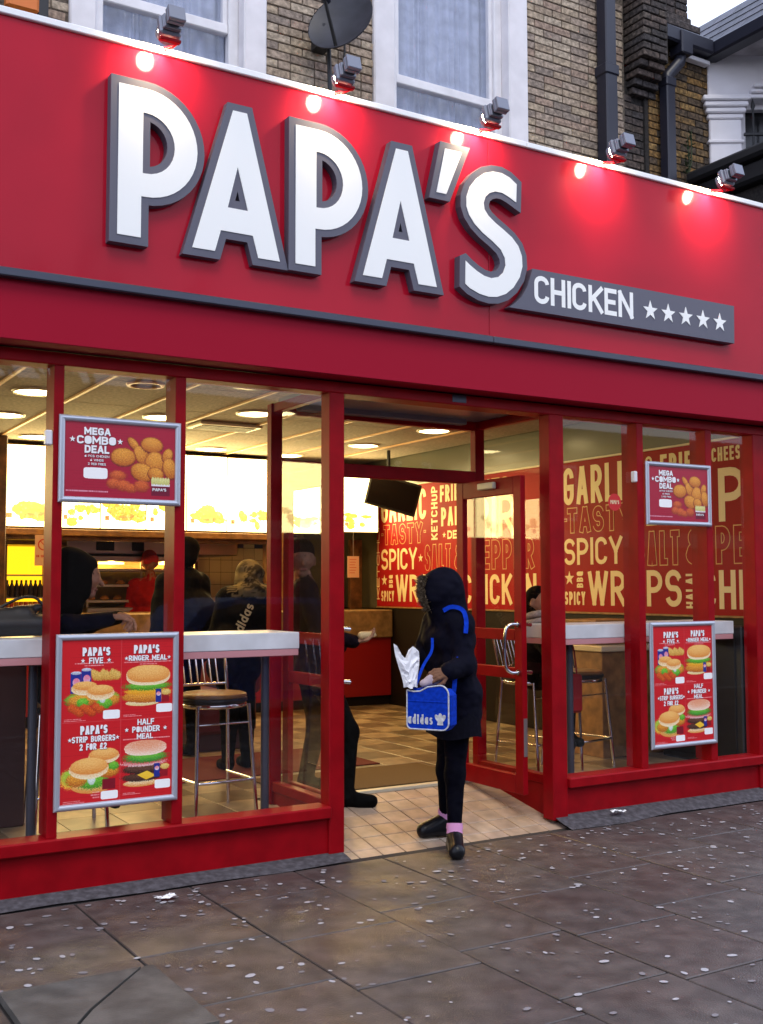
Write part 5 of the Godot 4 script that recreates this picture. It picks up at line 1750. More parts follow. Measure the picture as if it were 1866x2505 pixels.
func stool(label: String, at: Vector3, turn: float) -> void:
	var s := thing("bar_stool", label, "bar stool", at, "chrome bar stools along the windows")
	s.rotation.y = turn
	var seat := MB.new()
	seat.lathe([Vector2(0.001, 0.0), Vector2(0.19, 0.0), Vector2(0.20, 0.012), Vector2(0.197, 0.026), Vector2(0.18, 0.032), Vector2(0.001, 0.034)], 28)
	P(s, "seat", seat.mesh(), M.wood_tan, Vector3(0, 0.672, 0))
	var pad := MB.new()
	pad.lathe([Vector2(0.001, 0.0), Vector2(0.19, 0.0), Vector2(0.203, 0.008), Vector2(0.203, 0.026), Vector2(0.19, 0.029), Vector2(0.001, 0.029)], 28)
	P(s, "seat_base", pad.mesh(), M.black, Vector3(0, 0.648, 0))
	var ring := []
	for j in 29:
		ring.append(Vector3(cos(TAU * j / 28.0) * 0.185, 0.635, sin(TAU * j / 28.0) * 0.185))
	TB(s, "seat_ring", M.chrome, ring, 0.016, 8)
	for q in [[1, 1], [-1, 1], [1, -1], [-1, -1]]:
		var top := Vector3(q[0] * 0.165, 0.64, q[1] * 0.14)
		var foot := Vector3(q[0] * 0.195, 0.0, q[1] * 0.19)
		if q[1] < 0:
			TB(s, "leg", M.chrome, [foot, top, Vector3(q[0] * 0.175, 0.98, -0.215)], 0.012, 8)
		else:
			TB(s, "leg", M.chrome, [foot, top], 0.012, 8)
	TB(s, "foot_rest", M.chrome, smooth([Vector3(-0.18, 0.20, -0.17), Vector3(-0.178, 0.20, 0.13), Vector3(-0.14, 0.20, 0.185), Vector3(0.14, 0.20, 0.185), Vector3(0.178, 0.20, 0.13), Vector3(0.18, 0.20, -0.17)], 5), 0.010, 8)
	TB(s, "cross_rail", M.chrome, [Vector3(-0.172, 0.53, 0.15), Vector3(0.172, 0.53, 0.15)], 0.006, 6)
	TB(s, "top_rail", M.chrome, smooth([Vector3(-0.175, 0.98, -0.215), Vector3(-0.1, 0.985, -0.24), Vector3(0.1, 0.985, -0.24), Vector3(0.175, 0.98, -0.215)], 5), 0.012, 8)
	TB(s, "back_rail", M.chrome, [Vector3(-0.168, 0.74, -0.165), Vector3(0.168, 0.74, -0.165)], 0.009, 8)
	for j in 6:
		TB(s, "back_bar", M.chrome, [Vector3(-0.11 + j * 0.044, 0.74, -0.166), Vector3(-0.11 + j * 0.044, 0.98, -0.236)], 0.006, 6)

func furniture() -> void:
	bar("long white window ledge with pink underside inside the left window", -0.6, 2.88, [0.2, 1.44, 2.745])
	bar("white window ledge with pink underside inside the right window", 4.80, 6.44, [5.01, 5.66])
	stool("chrome bar stool with round wooden seat beside the large left poster", Vector3(2.62, FLOOR, -0.78), 0.05)
	stool("bar stool hidden mostly behind the large left poster, under the seated woman", Vector3(1.75, FLOOR, -0.80), -0.1)
	stool("chrome bar stool behind the right window, left of the wooden cabinet", Vector3(5.62, FLOOR, -0.95), 0.2)
	stool("bar stool under the seated person with the scarf", Vector3(5.22, FLOOR, -1.0), 0.3)
	var c := thing("wooden_cabinet", "tan wooden bin cabinet with a pale edged top behind the right window", "cabinet")
	BX(c, "body", M.wood_tan, 5.98, 6.62, FLOOR, 0.985, -1.7, -1.06, 0.006)
	BX(c, "top_edge", M.threshold, 5.96, 6.64, 0.985, 1.03, -1.72, -1.04, 0.006)
	BX(c, "bin_hood", M.wood_tan, 6.05, 6.62, 1.03, 1.225, -1.7, -1.2, 0.006)
	BX(c, "bin_flap", M.wood_dark, 6.10, 6.56, 1.06, 1.17, -1.201, -1.192, 0.003)
	var pt := thing("partition", "dark maroon partition panel under the ledge at the far left", "partition")
	BX(pt, "panel", mat("maroon", L(0.05, 0.018, 0.02), 0.5), 0.2, 1.56, FLOOR, 1.06, -1.0, -0.95, 0.006)
	BX(pt, "cap", M.wood_dark, 0.2, 1.57, 1.06, 1.09, -1.01, -0.94, 0.004)
	var bq := thing("banquette", "dark red bench seat along the middle of the shop floor", "bench")
	BX(bq, "plinth", mat("maroon", L(0.05, 0.018, 0.02), 0.5), 3.42, 3.9, FLOOR, 0.30, -4.9, -3.05, 0.006)
	BX(bq, "seat", mat("bench_red", L(0.10, 0.010, 0.012), 0.5), 3.38, 3.94, 0.30, 0.62, -4.9, -3.0, 0.03)
	BX(bq, "backrest", mat("bench_red", L(0.10, 0.010, 0.012), 0.5), 3.80, 3.98, 0.62, 1.12, -4.9, -3.0, 0.03)
	var dk := thing("glass_sticker", "round red sticker on the right window glass beside the mullion", "sticker", Vector3(5.185, 2.06, -0.0425))
	var disc := MB.new()
	disc.poly(arc(0, 0, 0.058, 0.058, 0, 348, 29), 0.0)
	P(dk, "disc", disc.mesh(), mat("sticker_red", L(0.55, 0.01, 0.01), 0.5))
	var dp := MB.new()
	text(dp, "PAPA'S", -0.038, 0.038, -0.012, 0.014, 0.005, 0.001)
	P(dk, "lettering", dp.mesh(), M.mural_cream)
	var d := thing("dark_cupboard", "dark cupboard low in the far right window under the mural", "cupboard")
	BX(d, "body", M.black, 6.50, 6.69, FLOOR, 1.2, -0.95, -0.14, 0.01)
	BX(d, "door", M.wall_dark, 6.49, 6.50, FLOOR + 0.05, 1.15, -0.9, -0.2, 0.003)
	var mt := thing("coir_mat", "brown coir mat inside the threshold of the doorway", "mat")
	BX(mt, "pile", M.coir, 3.25, 4.62, FLOOR, FLOOR + 0.010, -1.62, -0.915, 0.003)
	var rm := thing("red_mat", "dark red mat on the chequered floor behind the coir mat", "mat")
	BX(rm, "pile", M.red_mat, 2.5, 4.38, FLOOR, FLOOR + 0.008, -2.75, -1.76, 0.003)
	var ts := thing("threshold_strip", "pale metal threshold strip at the top of the tiled ramp", "threshold strip")
	BX(ts, "strip", M.threshold, 3.10, 4.63, FLOOR - 0.01, FLOOR + 0.012, -0.86, -0.80, 0.003)

# ------------------------------------------------------------ people
const SKIN := Color(0.40, 0.21, 0.14)
const LIPS := Color(0.30, 0.10, 0.08)
const DARK := Color(0.007, 0.006, 0.005)
const BLACKC := Color(0.005, 0.005, 0.006)
const NAVY := Color(0.006, 0.006, 0.012)

func v3(x: float, y: float, z: float) -> Vector3:
	return Vector3(x, y, z)

func figure(par: Node3D, parts: Array) -> MeshInstance3D:  # parts: [bones, cell, blend]
	var mb := MB.new()
	for q in parts:
		body(mb, q[0], q[1], q[2])
	return P(par, "body", mb.mesh(), M.body)

func strands(par: Node3D, called: String, bones: Array, m: Material, cell := 0.011, k := 0.05) -> void:
	var mb := MB.new()
	body(mb, bones, cell, k)
	mb.c = PackedColorArray()
	P(par, called, mb.mesh(), m)

func standing(o: Vector3, turn: float, top: Color, low: Color, skin: Color, hair: Color, h := 1.7, look := Vector3.ZERO) -> Array:
	# joints of an upright person at o, facing +z before the turn; h is the height
	var b := Basis(Vector3.UP, turn)
	var s := h / 1.7
	var at := func(x: float, y: float, z: float) -> Vector3: return o + b * (Vector3(x, y, z) * s)
	var out := [
		[at.call(-0.15, 1.36, 0), at.call(0.15, 1.36, 0), 0.075 * s, 0.075 * s, top],
		[at.call(-0.08, 1.22, 0.01), at.call(0.08, 1.22, 0.01), 0.125 * s, 0.125 * s, top],
		[at.call(-0.07, 1.02, 0.01), at.call(0.07, 1.02, 0.01), 0.125 * s, 0.125 * s, top],
		[at.call(-0.08, 0.86, 0), at.call(0.08, 0.86, 0), 0.125 * s, 0.125 * s, top],
		[at.call(0, 1.38, 0), at.call(0, 1.48, 0.015), 0.06 * s, 0.055 * s, skin],
	]
	for sd in [-1.0, 1.0]:
		out.append([at.call(0.19 * sd, 1.35, 0), at.call(0.23 * sd, 1.08, 0.0), 0.062 * s, 0.052 * s, top])
		out.append([at.call(0.23 * sd, 1.08, 0.0), at.call(0.19 * sd, 0.88, 0.13), 0.052 * s, 0.042 * s, top])
		out.append([at.call(0.09 * sd, 0.84, 0), at.call(0.10 * sd, 0.48, 0.01), 0.09 * s, 0.062 * s, low])
		out.append([at.call(0.10 * sd, 0.48, 0.01), at.call(0.10 * sd, 0.10, -0.01), 0.062 * s, 0.045 * s, low])
		out.append([at.call(0.10 * sd, 0.055, -0.03), at.call(0.11 * sd, 0.04, 0.14), 0.048 * s, 0.038 * s, DARK])
	return out

func people() -> void:
	# woman at the left window ledge, in profile
	var w := thing("person", "person with long black hair seated at the left window ledge, hands together, looking right", "person", Vector3.ZERO, "people inside the shop")
	var tors := [
		[v3(1.60, 1.30, -0.66), v3(1.66, 1.30, -0.92), 0.075, 0.075, BLACKC], [v3(1.64, 1.20, -0.74), v3(1.68, 1.20, -0.86), 0.13, 0.13, BLACKC],
		[v3(1.66, 1.0, -0.74), v3(1.70, 1.0, -0.86), 0.13, 0.13, BLACKC], [v3(1.70, 0.90, -0.72), v3(1.72, 0.90, -0.88), 0.13, 0.13, BLACKC],
		[v3(1.69, 1.34, -0.76), v3(1.755, 1.44, -0.73), 0.06, 0.055, SKIN],
		[v3(1.60, 1.29, -0.63), v3(1.64, 1.295, -0.45), 0.062, 0.055, NAVY], [v3(1.64, 1.295, -0.45), v3(1.885, 1.325, -0.50), 0.055, 0.040, NAVY],
		[v3(1.70, 1.28, -0.92), v3(1.86, 1.29, -0.80), 0.06, 0.05, BLACKC], [v3(1.86, 1.29, -0.80), v3(1.98, 1.33, -0.62), 0.05, 0.038, BLACKC],
		[v3(1.74, 0.86, -0.72), v3(1.86, 0.84, -0.42), 0.085, 0.06, BLACKC], [v3(1.74, 0.86, -0.88), v3(1.95, 0.84, -0.52), 0.085, 0.06, BLACKC],
		[v3(1.86, 0.84, -0.42), v3(1.86, 0.42, -0.46), 0.06, 0.042, BLACKC], [v3(1.95, 0.84, -0.52), v3(1.96, 0.42, -0.52), 0.06, 0.042, BLACKC],
		[v3(1.86, 0.38, -0.47), v3(1.89, 0.36, -0.35), 0.042, 0.034, DARK], [v3(1.96, 0.38, -0.53), v3(2.0, 0.36, -0.42), 0.042, 0.034, DARK]]
	var hw := hand_bones(v3(1.905, 1.335, -0.50), v3(0.92, -0.02, -0.12), v3(0.1, -1.0, 0.15), 0.55, SKIN)
	var hw2 := hand_bones(v3(1.99, 1.335, -0.60), v3(0.2, -0.1, 0.9), v3(-0.6, -0.8, 0.0), 0.6, SKIN, true)
	figure(w, [[tors, 0.014, 0.04], [head_bones(v3(1.795, 1.555, -0.71), v3(0.95, -0.05, 0.22), SKIN, DARK, LIPS, DARK), 0.006, 0.012], [hw, 0.0042, 0.006], [hw2, 0.0042, 0.006]])
	strands(w, "hair", [[v3(1.755, 1.60, -0.73), v3(1.735, 1.55, -0.73), 0.108, 0.112, DARK], [v3(1.75, 1.585, -0.66), v3(1.72, 1.40, -0.64), 0.04, 0.06, DARK], [v3(1.73, 1.55, -0.72), v3(1.66, 1.33, -0.70), 0.10, 0.105, DARK], [v3(1.66, 1.36, -0.64), v3(1.66, 1.25, -0.60), 0.085, 0.05, DARK], [v3(1.72, 1.68, -0.75), v3(1.70, 1.66, -0.75), 0.045, 0.045, DARK], [v3(1.77, 1.635, -0.72), v3(1.835, 1.625, -0.70), 0.062, 0.040, DARK], [v3(1.80, 1.60, -0.655), v3(1.79, 1.47, -0.635), 0.028, 0.030, DARK]], M.hair)
	# standing with the back to the window, black padded jacket
	var p := thing("person", "person in a bulky black jacket seen from behind, left of the hooded jacket", "person", Vector3.ZERO, "people inside the shop")
	var bs := standing(v3(3.22, FLOOR, -2.85), PI + 0.3, BLACKC, BLACKC, SKIN, DARK, 1.72)
	bs.append([v3(3.16, 1.52, -2.82), v3(3.27, 1.56, -2.84), 0.10, 0.09, BLACKC])
	bs.append([v3(3.10, 1.35, -2.80), v3(3.34, 1.30, -2.82), 0.15, 0.15, BLACKC])
	bs.append([v3(3.12, 1.05, -2.82), v3(3.34, 1.05, -2.84), 0.15, 0.15, BLACKC])
	figure(p, [[bs, 0.017, 0.05], [head_bones(v3(3.25, 1.79, -2.85), v3(0.3, 0.0, -0.95), SKIN, DARK, LIPS, DARK), 0.008, 0.012]])
	strands(p, "hair", [[v3(3.24, 1.80, -2.82), v3(3.23, 1.74, -2.80), 0.10, 0.085, DARK]], M.hair)
	# hooded jacket with lettering down the back
	var q := thing("person", "person leaning right in a dark hooded jacket with lettering up the back", "person", Vector3.ZERO, "people inside the shop")
	var KH := Color(0.20, 0.17, 0.09)
	figure(q, [[[
		[v3(3.26, 1.42, -2.05), v3(3.56, 1.44, -2.10), 0.085, 0.085, BLACKC], [v3(3.34, 1.30, -2.05), v3(3.48, 1.32, -2.08), 0.14, 0.14, BLACKC],
		[v3(3.28, 1.12, -2.05), v3(3.42, 1.12, -2.08), 0.145, 0.145, BLACKC], [v3(3.24, 0.92, -2.05), v3(3.40, 0.92, -2.08), 0.14, 0.14, BLACKC],
		[v3(3.24, 1.40, -2.05), v3(3.18, 1.12, -2.10), 0.07, 0.06, BLACKC], [v3(3.18, 1.12, -2.10), v3(3.30, 0.98, -2.28), 0.06, 0.05, BLACKC],
		[v3(3.58, 1.42, -2.1), v3(3.66, 1.18, -2.2), 0.07, 0.06, BLACKC], [v3(3.66, 1.18, -2.2), v3(3.62, 1.12, -2.42), 0.06, 0.05, BLACKC],
		[v3(3.26, 0.88, -2.05), v3(3.28, 0.52, -2.06), 0.09, 0.065, BLACKC], [v3(3.28, 0.52, -2.06), v3(3.27, 0.25, -2.06), 0.065, 0.045, BLACKC], [v3(3.27, 0.215, -2.05), v3(3.28, 0.20, -2.2), 0.045, 0.04, DARK],
		[v3(3.40, 0.88, -2.08), v3(3.43, 0.52, -2.1), 0.09, 0.065, BLACKC], [v3(3.43, 0.52, -2.1), v3(3.44, 0.25, -2.1), 0.065, 0.045, BLACKC], [v3(3.44, 0.215, -2.09), v3(3.46, 0.20, -2.25), 0.045, 0.04, DARK],
		[v3(3.45, 1.60, -2.10), v3(3.43, 1.53, -2.08), 0.105, 0.10, KH], [v3(3.36, 1.47, -2.00), v3(3.54, 1.46, -2.02), 0.055, 0.055, KH], [v3(3.40, 1.56, -2.0), v3(3.44, 1.52, -1.99), 0.035, 0.035, Color(0.05, 0.04, 0.02)], [v3(3.47, 1.62, -2.02), v3(3.50, 1.60, -2.03), 0.04, 0.04, Color(0.06, 0.05, 0.025)], [v3(3.44, 1.49, -1.975), v3(3.50, 1.47, -1.98), 0.03, 0.03, Color(0.05, 0.04, 0.02)], [v3(3.38, 1.64, -2.06), v3(3.40, 1.66, -2.08), 0.035, 0.03, Color(0.07, 0.06, 0.03)], [v3(3.50, 1.57, -2.16), v3(3.51, 1.52, -2.18), 0.085, 0.07, SKIN]], 0.014, 0.03]])
	var ad := MB.new()
	text(ad, "adidas", -0.135, 0.135, -0.03, 0.045, 0.013, 0.0)
	var lt := P(q, "lettering", ad.mesh(), mat("jacket_print", L(0.45, 0.40, 0.22), 0.7), v3(3.315, 1.255, -1.896), Vector3(-0.10, 0, 1.08))
	# man just inside the left door leaf, holding out a wrapped roll
	var m := thing("person", "person in a dark jacket behind the left entrance post, arm held out with food", "person", Vector3.ZERO, "people inside the shop")
	var J := Color(0.008, 0.007, 0.008)
	var mb := [
		[v3(3.27, 1.48, -0.84), v3(3.40, 1.48, -1.10), 0.08, 0.08, J], [v3(3.32, 1.34, -0.92), v3(3.37, 1.34, -1.04), 0.13, 0.13, J],
		[v3(3.34, 1.14, -0.92), v3(3.38, 1.14, -1.02), 0.125, 0.125, J], [v3(3.36, 0.98, -0.90), v3(3.40, 0.98, -1.02), 0.125, 0.12, J],
		[v3(3.33, 1.50, -0.96), v3(3.30, 1.58, -0.94), 0.06, 0.055, SKIN],
		[v3(3.28, 1.46, -0.83), v3(3.30, 1.20, -0.72), 0.062, 0.054, J], [v3(3.30, 1.20, -0.72), v3(3.485, 1.155, -0.60), 0.054, 0.044, J],
		[v3(3.42, 1.46, -1.10), v3(3.50, 1.20, -1.12), 0.062, 0.054, J], [v3(3.50, 1.20, -1.12), v3(3.62, 1.10, -1.0), 0.05, 0.042, J],
		[v3(3.39, 0.96, -0.88), v3(3.50, 0.58, -0.70), 0.095, 0.07, BLACKC], [v3(3.50, 0.58, -0.70), v3(3.46, 0.20, -0.66), 0.07, 0.055, BLACKC],
		[v3(3.40, 0.96, -1.02), v3(3.44, 0.60, -1.0), 0.09, 0.065, BLACKC], [v3(3.44, 0.60, -1.0), v3(3.38, 0.24, -1.05), 0.065, 0.05, BLACKC],
		[v3(3.45, 0.175, -0.655), v3(3.62, 0.155, -0.60), 0.052, 0.036, DARK], [v3(3.54, 0.145, -0.63), v3(3.60, 0.143, -0.60), 0.042, 0.034, DARK], [v3(3.38, 0.215, -1.05), v3(3.52, 0.205, -1.02), 0.045, 0.038, DARK]]
	var hb := hand_bones(v3(3.495, 1.155, -0.595), v3(0.93, 0.10, 0.12), v3(0.0, 1.0, -0.2), 0.45, Color(0.42, 0.22, 0.14))
	figure(m, [[mb, 0.014, 0.035], [head_bones(v3(3.285, 1.675, -0.93), v3(-0.30, -0.02, 0.95), Color(0.30, 0.16, 0.10), DARK, LIPS, DARK), 0.006, 0.012], [hb, 0.0042, 0.006]])
	strands(m, "hair", [[v3(3.285, 1.722, -0.935), v3(3.295, 1.68, -0.965), 0.088, 0.090, DARK], [v3(3.28, 1.748, -0.915), v3(3.29, 1.745, -0.94), 0.054, 0.06, DARK]], M.hair, 0.009)
	var roll := thing("food_wrap", "small pale wrapped food held in the outstretched hand in the doorway", "food", v3(3.575, 1.192, -0.585))
	var rw := MB.new()
	body(rw, [[v3(-0.05, 0, 0.02), v3(0.05, 0.004, -0.01), 0.026, 0.020, SKIN], [v3(0.045, 0.004, -0.01), v3(0.08, -0.004, -0.02), 0.014, 0.006, SKIN]], 0.006, 0.01)
	rw.c = PackedColorArray()
	P(roll, "wrapper", rw.mesh(), mat("wrapper", L(0.62, 0.45, 0.22), 0.6))
	# worker with a red cap behind the counter
	var k := thing("person", "worker in a red cap and red shirt behind the counter", "person", Vector3.ZERO, "people inside the shop")
	var RD := Color(0.45, 0.015, 0.015)
	var ks := standing(v3(4.19, FLOOR, -6.36), -0.5, RD, BLACKC, SKIN, DARK, 1.70)
	figure(k, [[ks, 0.018, 0.04], [head_bones(v3(4.18, 1.77, -6.36), v3(-0.6, -0.25, 0.75), SKIN, DARK, LIPS, DARK), 0.008, 0.012]])
	strands(k, "cap", [[v3(4.18, 1.81, -6.36), v3(4.18, 1.83, -6.37), 0.098, 0.085, RD], [v3(4.14, 1.80, -6.30), v3(4.09, 1.785, -6.235), 0.055, 0.035, RD]], mat("cap_red", L(0.55, 0.02, 0.02), 0.7), 0.01, 0.02)
	# seated with a scarf, right window
	var r := thing("person", "person with a pale scarf seated behind the right door leaf at the right ledge", "person", Vector3.ZERO, "people inside the shop")
	var CT := Color(0.012, 0.010, 0.011)
	figure(r, [[[
		[v3(5.14, 1.16, -0.80), v3(5.26, 1.16, -1.02), 0.08, 0.08, CT], [v3(5.18, 1.05, -0.86), v3(5.24, 1.05, -0.96), 0.13, 0.13, CT], [v3(5.20, 0.88, -0.90), v3(5.24, 0.88, -1.02), 0.14, 0.14, CT],
		[v3(5.20, 1.20, -0.88), v3(5.20, 1.30, -0.86), 0.055, 0.05, SKIN], [v3(5.12, 1.14, -0.78), v3(5.10, 1.02, -0.62), 0.06, 0.052, CT], [v3(5.10, 1.02, -0.62), v3(5.22, 1.0, -0.62), 0.052, 0.042, CT],
		[v3(5.28, 1.14, -1.02), v3(5.36, 1.0, -0.85), 0.06, 0.05, CT], [v3(5.36, 1.0, -0.85), v3(5.30, 0.96, -0.72), 0.05, 0.042, CT],
		[v3(5.20, 0.85, -0.90), v3(5.20, 0.82, -0.60), 0.085, 0.062, BLACKC], [v3(5.20, 0.82, -0.60), v3(5.20, 0.44, -0.64), 0.06, 0.042, BLACKC], [v3(5.26, 0.85, -0.95), v3(5.32, 0.82, -0.68), 0.085, 0.06, BLACKC], [v3(5.32, 0.82, -0.68), v3(5.32, 0.44, -0.70), 0.06, 0.042, BLACKC],
		[v3(5.20, 0.40, -0.64), v3(5.21, 0.39, -0.54), 0.042, 0.034, DARK], [v3(5.32, 0.40, -0.70), v3(5.34, 0.39, -0.60), 0.042, 0.034, DARK]], 0.015, 0.04],
		[head_bones(v3(5.205, 1.39, -0.86), v3(0.25, -0.2, 0.9), SKIN, DARK, LIPS, DARK), 0.008, 0.012]])
	strands(r, "hair", [[v3(5.20, 1.41, -0.885), v3(5.20, 1.36, -0.91), 0.095, 0.085, DARK]], M.hair)
	for j in 3:
		var rg := []
		for t in 15:
			var a := TAU * t / 14.0
			rg.append(v3(5.20 + cos(a) * (0.085 + 0.008 * j), 1.285 - j * 0.036 + 0.02 * sin(a + j), -0.87 + sin(a) * (0.08 + 0.008 * j)))
		TB(r, "scarf_fold", M.scarf, rg, 0.026, 8)
	var cb := thing("carrier_bag", "red bag hanging below the seated person with the scarf", "bag", v3(5.20, 0.765, -0.52))
	var cm := MB.new()
	cm.box(v3(-0.085, -0.15, -0.03), v3(0.085, 0.12, 0.03), 0.018)
	P(cb, "sack", cm.mesh(), mat("bag_red", L(0.36, 0.01, 0.015), 0.5))
	TB(cb, "handle", mat("bag_red", RD), smooth([v3(-0.05, 0.10, 0), v3(-0.02, 0.30, 0.0), v3(0.02, 0.30, 0.0), v3(0.05, 0.10, 0)], 5), 0.006, 6)
	# black handbag on the left ledge
	var hbg := thing("handbag", "soft black handbag lying on the left window ledge", "handbag", v3(1.36, 1.245, -0.36))
	var hm := MB.new()
	body(hm, [[v3(-0.22, 0.06, 0), v3(0.16, 0.06, 0), 0.058, 0.055, DARK], [v3(-0.16, 0.10, -0.02), v3(0.05, 0.11, -0.02), 0.05, 0.045, DARK], [v3(0.02, 0.12, -0.03), v3(0.12, 0.15, -0.05), 0.04, 0.02, DARK], [v3(-0.3, 0.03, -0.04), v3(-0.2, 0.05, 0.0), 0.03, 0.045, DARK]], 0.009, 0.02)
	hm.c = PackedColorArray()
	P(hbg, "sack", hm.mesh(), M.black)
	TB(hbg, "strap", M.black, smooth([v3(-0.1, 0.14, -0.02), v3(0.03, 0.2, -0.04), v3(0.12, 0.19, -0.05), v3(0.2, 0.06, -0.02)], 5), 0.008, 6)

func girl() -> void:
	var g := thing("person", "person in a dark hooded coat, black leggings and pink socks standing in the doorway", "person")
	var C := NAVY
	var LG := Color(0.003, 0.003, 0.005)
	var bones := [
		[v3(3.725, 1.285, -0.02), v3(3.72, 1.285, 0.235), 0.082, 0.082, C],
		[v3(3.72, 1.19, 0.05), v3(3.73, 1.19, 0.17), 0.120, 0.120, C],
		[v3(3.735, 1.04, 0.05), v3(3.74, 1.04, 0.17), 0.118, 0.118, C],
		[v3(3.755, 0.88, 0.05), v3(3.765, 0.88, 0.17), 0.126, 0.128, C],
		[v3(3.76, 0.77, 0.05), v3(3.76, 0.77, 0.17), 0.126, 0.128, C],
		[v3(3.715, 1.34, 0.11), v3(3.70, 1.42, 0.11), 0.105, 0.115, C],
		[v3(3.695, 1.475, 0.11), v3(3.675, 1.46, 0.11), 0.112, 0.112, C],
		[v3(3.695, 1.515, 0.11), v3(3.66, 1.50, 0.11), 0.098, 0.094, C],
		[v3(3.655, 1.50, 0.11), v3(3.625, 1.445, 0.11), 0.094, 0.086, C],
		[v3(3.70, 1.38, 0.11), v3(3.745, 1.36, 0.11), 0.105, 0.09, C],
		[v3(3.715, 1.27, 0.245), v3(3.695, 1.05, 0.305), 0.068, 0.060, C],
		[v3(3.695, 1.05, 0.305), v3(3.56, 1.025, 0.345), 0.060, 0.053, C],
		[v3(3.71, 1.27, -0.02), v3(3.66, 1.08, -0.09), 0.068, 0.06, C],
		[v3(3.66, 1.08, -0.09), v3(3.53, 1.06, 0.02), 0.058, 0.048, C],
		[v3(3.755, 0.70, 0.145), v3(3.705, 0.42, 0.19), 0.080, 0.055, LG],
		[v3(3.705, 0.42, 0.19), v3(3.650, 0.15, 0.262), 0.058, 0.040, LG],
		[v3(3.775, 0.70, 0.06), v3(3.765, 0.42, 0.02), 0.088, 0.060, LG],
		[v3(3.765, 0.42, 0.02), v3(3.805, 0.16, -0.05), 0.058, 0.040, LG]]
	var face := head_bones(v3(3.665, 1.455, 0.10), v3(-0.95, -0.2, -0.25), Color(0.20, 0.10, 0.07), DARK, LIPS, DARK)
	var h1 := hand_bones(v3(3.555, 1.02, 0.345), v3(-0.85, -0.1, 0.0), v3(0.2, -0.6, -0.75), 0.7, Color(0.22, 0.11, 0.07), true)
	figure(g, [[bones, 0.0115, 0.035], [face, 0.007, 0.012], [h1, 0.0042, 0.006]])
	# hem of the coat, flaring, open at the foot
	var hem := MB.new()
	for j in 28:
		for r in 5:
			var q := []
			for e in [[j, r], [j + 1, r], [j + 1, r + 1], [j, r + 1]]:
				var a: float = TAU * e[0] / 28.0
				var t: float = e[1] / 5.0
				var rx := 0.126 + 0.016 * t + 0.006 * sin(a * 5.0 + 1.0) * t
				var rz := 0.186 + 0.015 * t + 0.006 * sin(a * 4.0) * t
				q.append(v3(3.758 + cos(a) * rx, 0.80 - 0.165 * t - (0.012 * sin(a * 3.0) * t), 0.11 + sin(a) * rz))
			var m := TAU * (j + 0.5) / 28.0
			hem.quad(q[0], q[1], q[2], q[3], Vector3(cos(m), 0.1, sin(m)).normalized())
	P(g, "coat_hem", hem.mesh(), M.cloth_navy)
	# fur round the hood
	var fur := MB.new()
	var fr := RandomNumberGenerator.new()
	fr.seed = 5
	var fp := smooth([v3(3.545, 1.545, 0.12), v3(3.518, 1.515, 0.135), v3(3.512, 1.46, 0.145), v3(3.535, 1.41, 0.14), v3(3.575, 1.372, 0.12)], 8)
	for j in 1500:
		var a := fr.randf() * TAU
		var c: Vector3 = fp[fr.randi_range(0, fp.size() - 1)] + Vector3(fr.randf_range(-0.5, 1), fr.randf_range(-1, 1), fr.randf_range(-1.5, 0.6)) * 0.018
		var rad := Vector3(-0.7, 0.1, 0.35) + Vector3(fr.randf_range(-0.8, 0.8), fr.randf_range(-0.8, 0.8), fr.randf_range(-0.8, 0.8)) * 0.8
		rad = rad.normalized()
		var sd := rad.cross(Vector3(fr.randf_range(-1, 1), fr.randf_range(-1, 1), fr.randf_range(-1, 1))).normalized()
		var ln := fr.randf_range(0.02, 0.042)
		fur.tri(c - sd * 0.004, c + sd * 0.004, c + rad * ln, sd.cross(rad).normalized())
	P(g, "fur_trim", fur.mesh(), M.fur)
	# pink socks and black shoes
	for q in [[v3(3.650, 0.15, 0.262), v3(3.643, 0.10, 0.272), v3(3.585, 0.035, 0.375), 0.0], [v3(3.808, 0.165, -0.055), v3(3.812, 0.115, -0.06), v3(3.675, 0.055, -0.085), 0.018]]:
		var a: Vector3 = q[0]
		var b: Vector3 = q[1]
		TB(g, "sock", mat("sock_pink", L(0.62, 0.28, 0.50), 0.9), [b, b.lerp(a, 0.3), b.lerp(a, 0.55), b.lerp(a, 0.8), a + (a - b) * 0.3], [0.043, 0.047, 0.044, 0.048, 0.045], 14)
		var sh := MB.new()
		var toe: Vector3 = q[2]
		var heel := v3(b.x, toe.y + 0.005, b.z) + (b - toe).normalized() * Vector3(0.03, 0, 0.03)
		body(sh, [[heel, b, 0.045, 0.046, DARK], [heel, toe, 0.043, 0.043, DARK], [b.lerp(toe, 0.3), toe + Vector3(0, 0.008, 0), 0.045, 0.042, DARK]], 0.007, 0.02)
		for t in sh.v.size():  # flat sole
			sh.v[t].y = maxf(sh.v[t].y, q[3] + 0.004)
		sh.c = PackedColorArray()
		P(g, "shoe", sh.mesh(), M.shoe)
		for t in 4:
			var lp := b.lerp(toe, 0.22 + t * 0.13) + Vector3(0, 0.037 - t * 0.004, 0)
			var across := (toe - b).cross(Vector3.UP).normalized() * 0.02
			TB(g, "shoe_lace", M.dark_metal, [lp - across, lp + Vector3(0, 0.006, 0), lp + across], 0.0028, 5)
	# blue shoulder bag
	var bg := thing("shoulder_bag", "bright blue shoulder bag with white piping and leaf emblem, against the hooded coat", "bag", v3(3.395, 0.838, 0.385))
	bg.rotation.y = -1.0
	var w := 0.124
	var h := 0.118
	var body_b := MB.new()
	body_b.box(v3(-w + 0.002, -h - 0.008, -0.14), v3(w - 0.002, h - 0.02, -0.002), 0.032)
	P(bg, "bag_body", body_b.mesh(), M.bag_blue)
	var ring := PackedVector2Array([Vector2(-w, h * 0.78)])
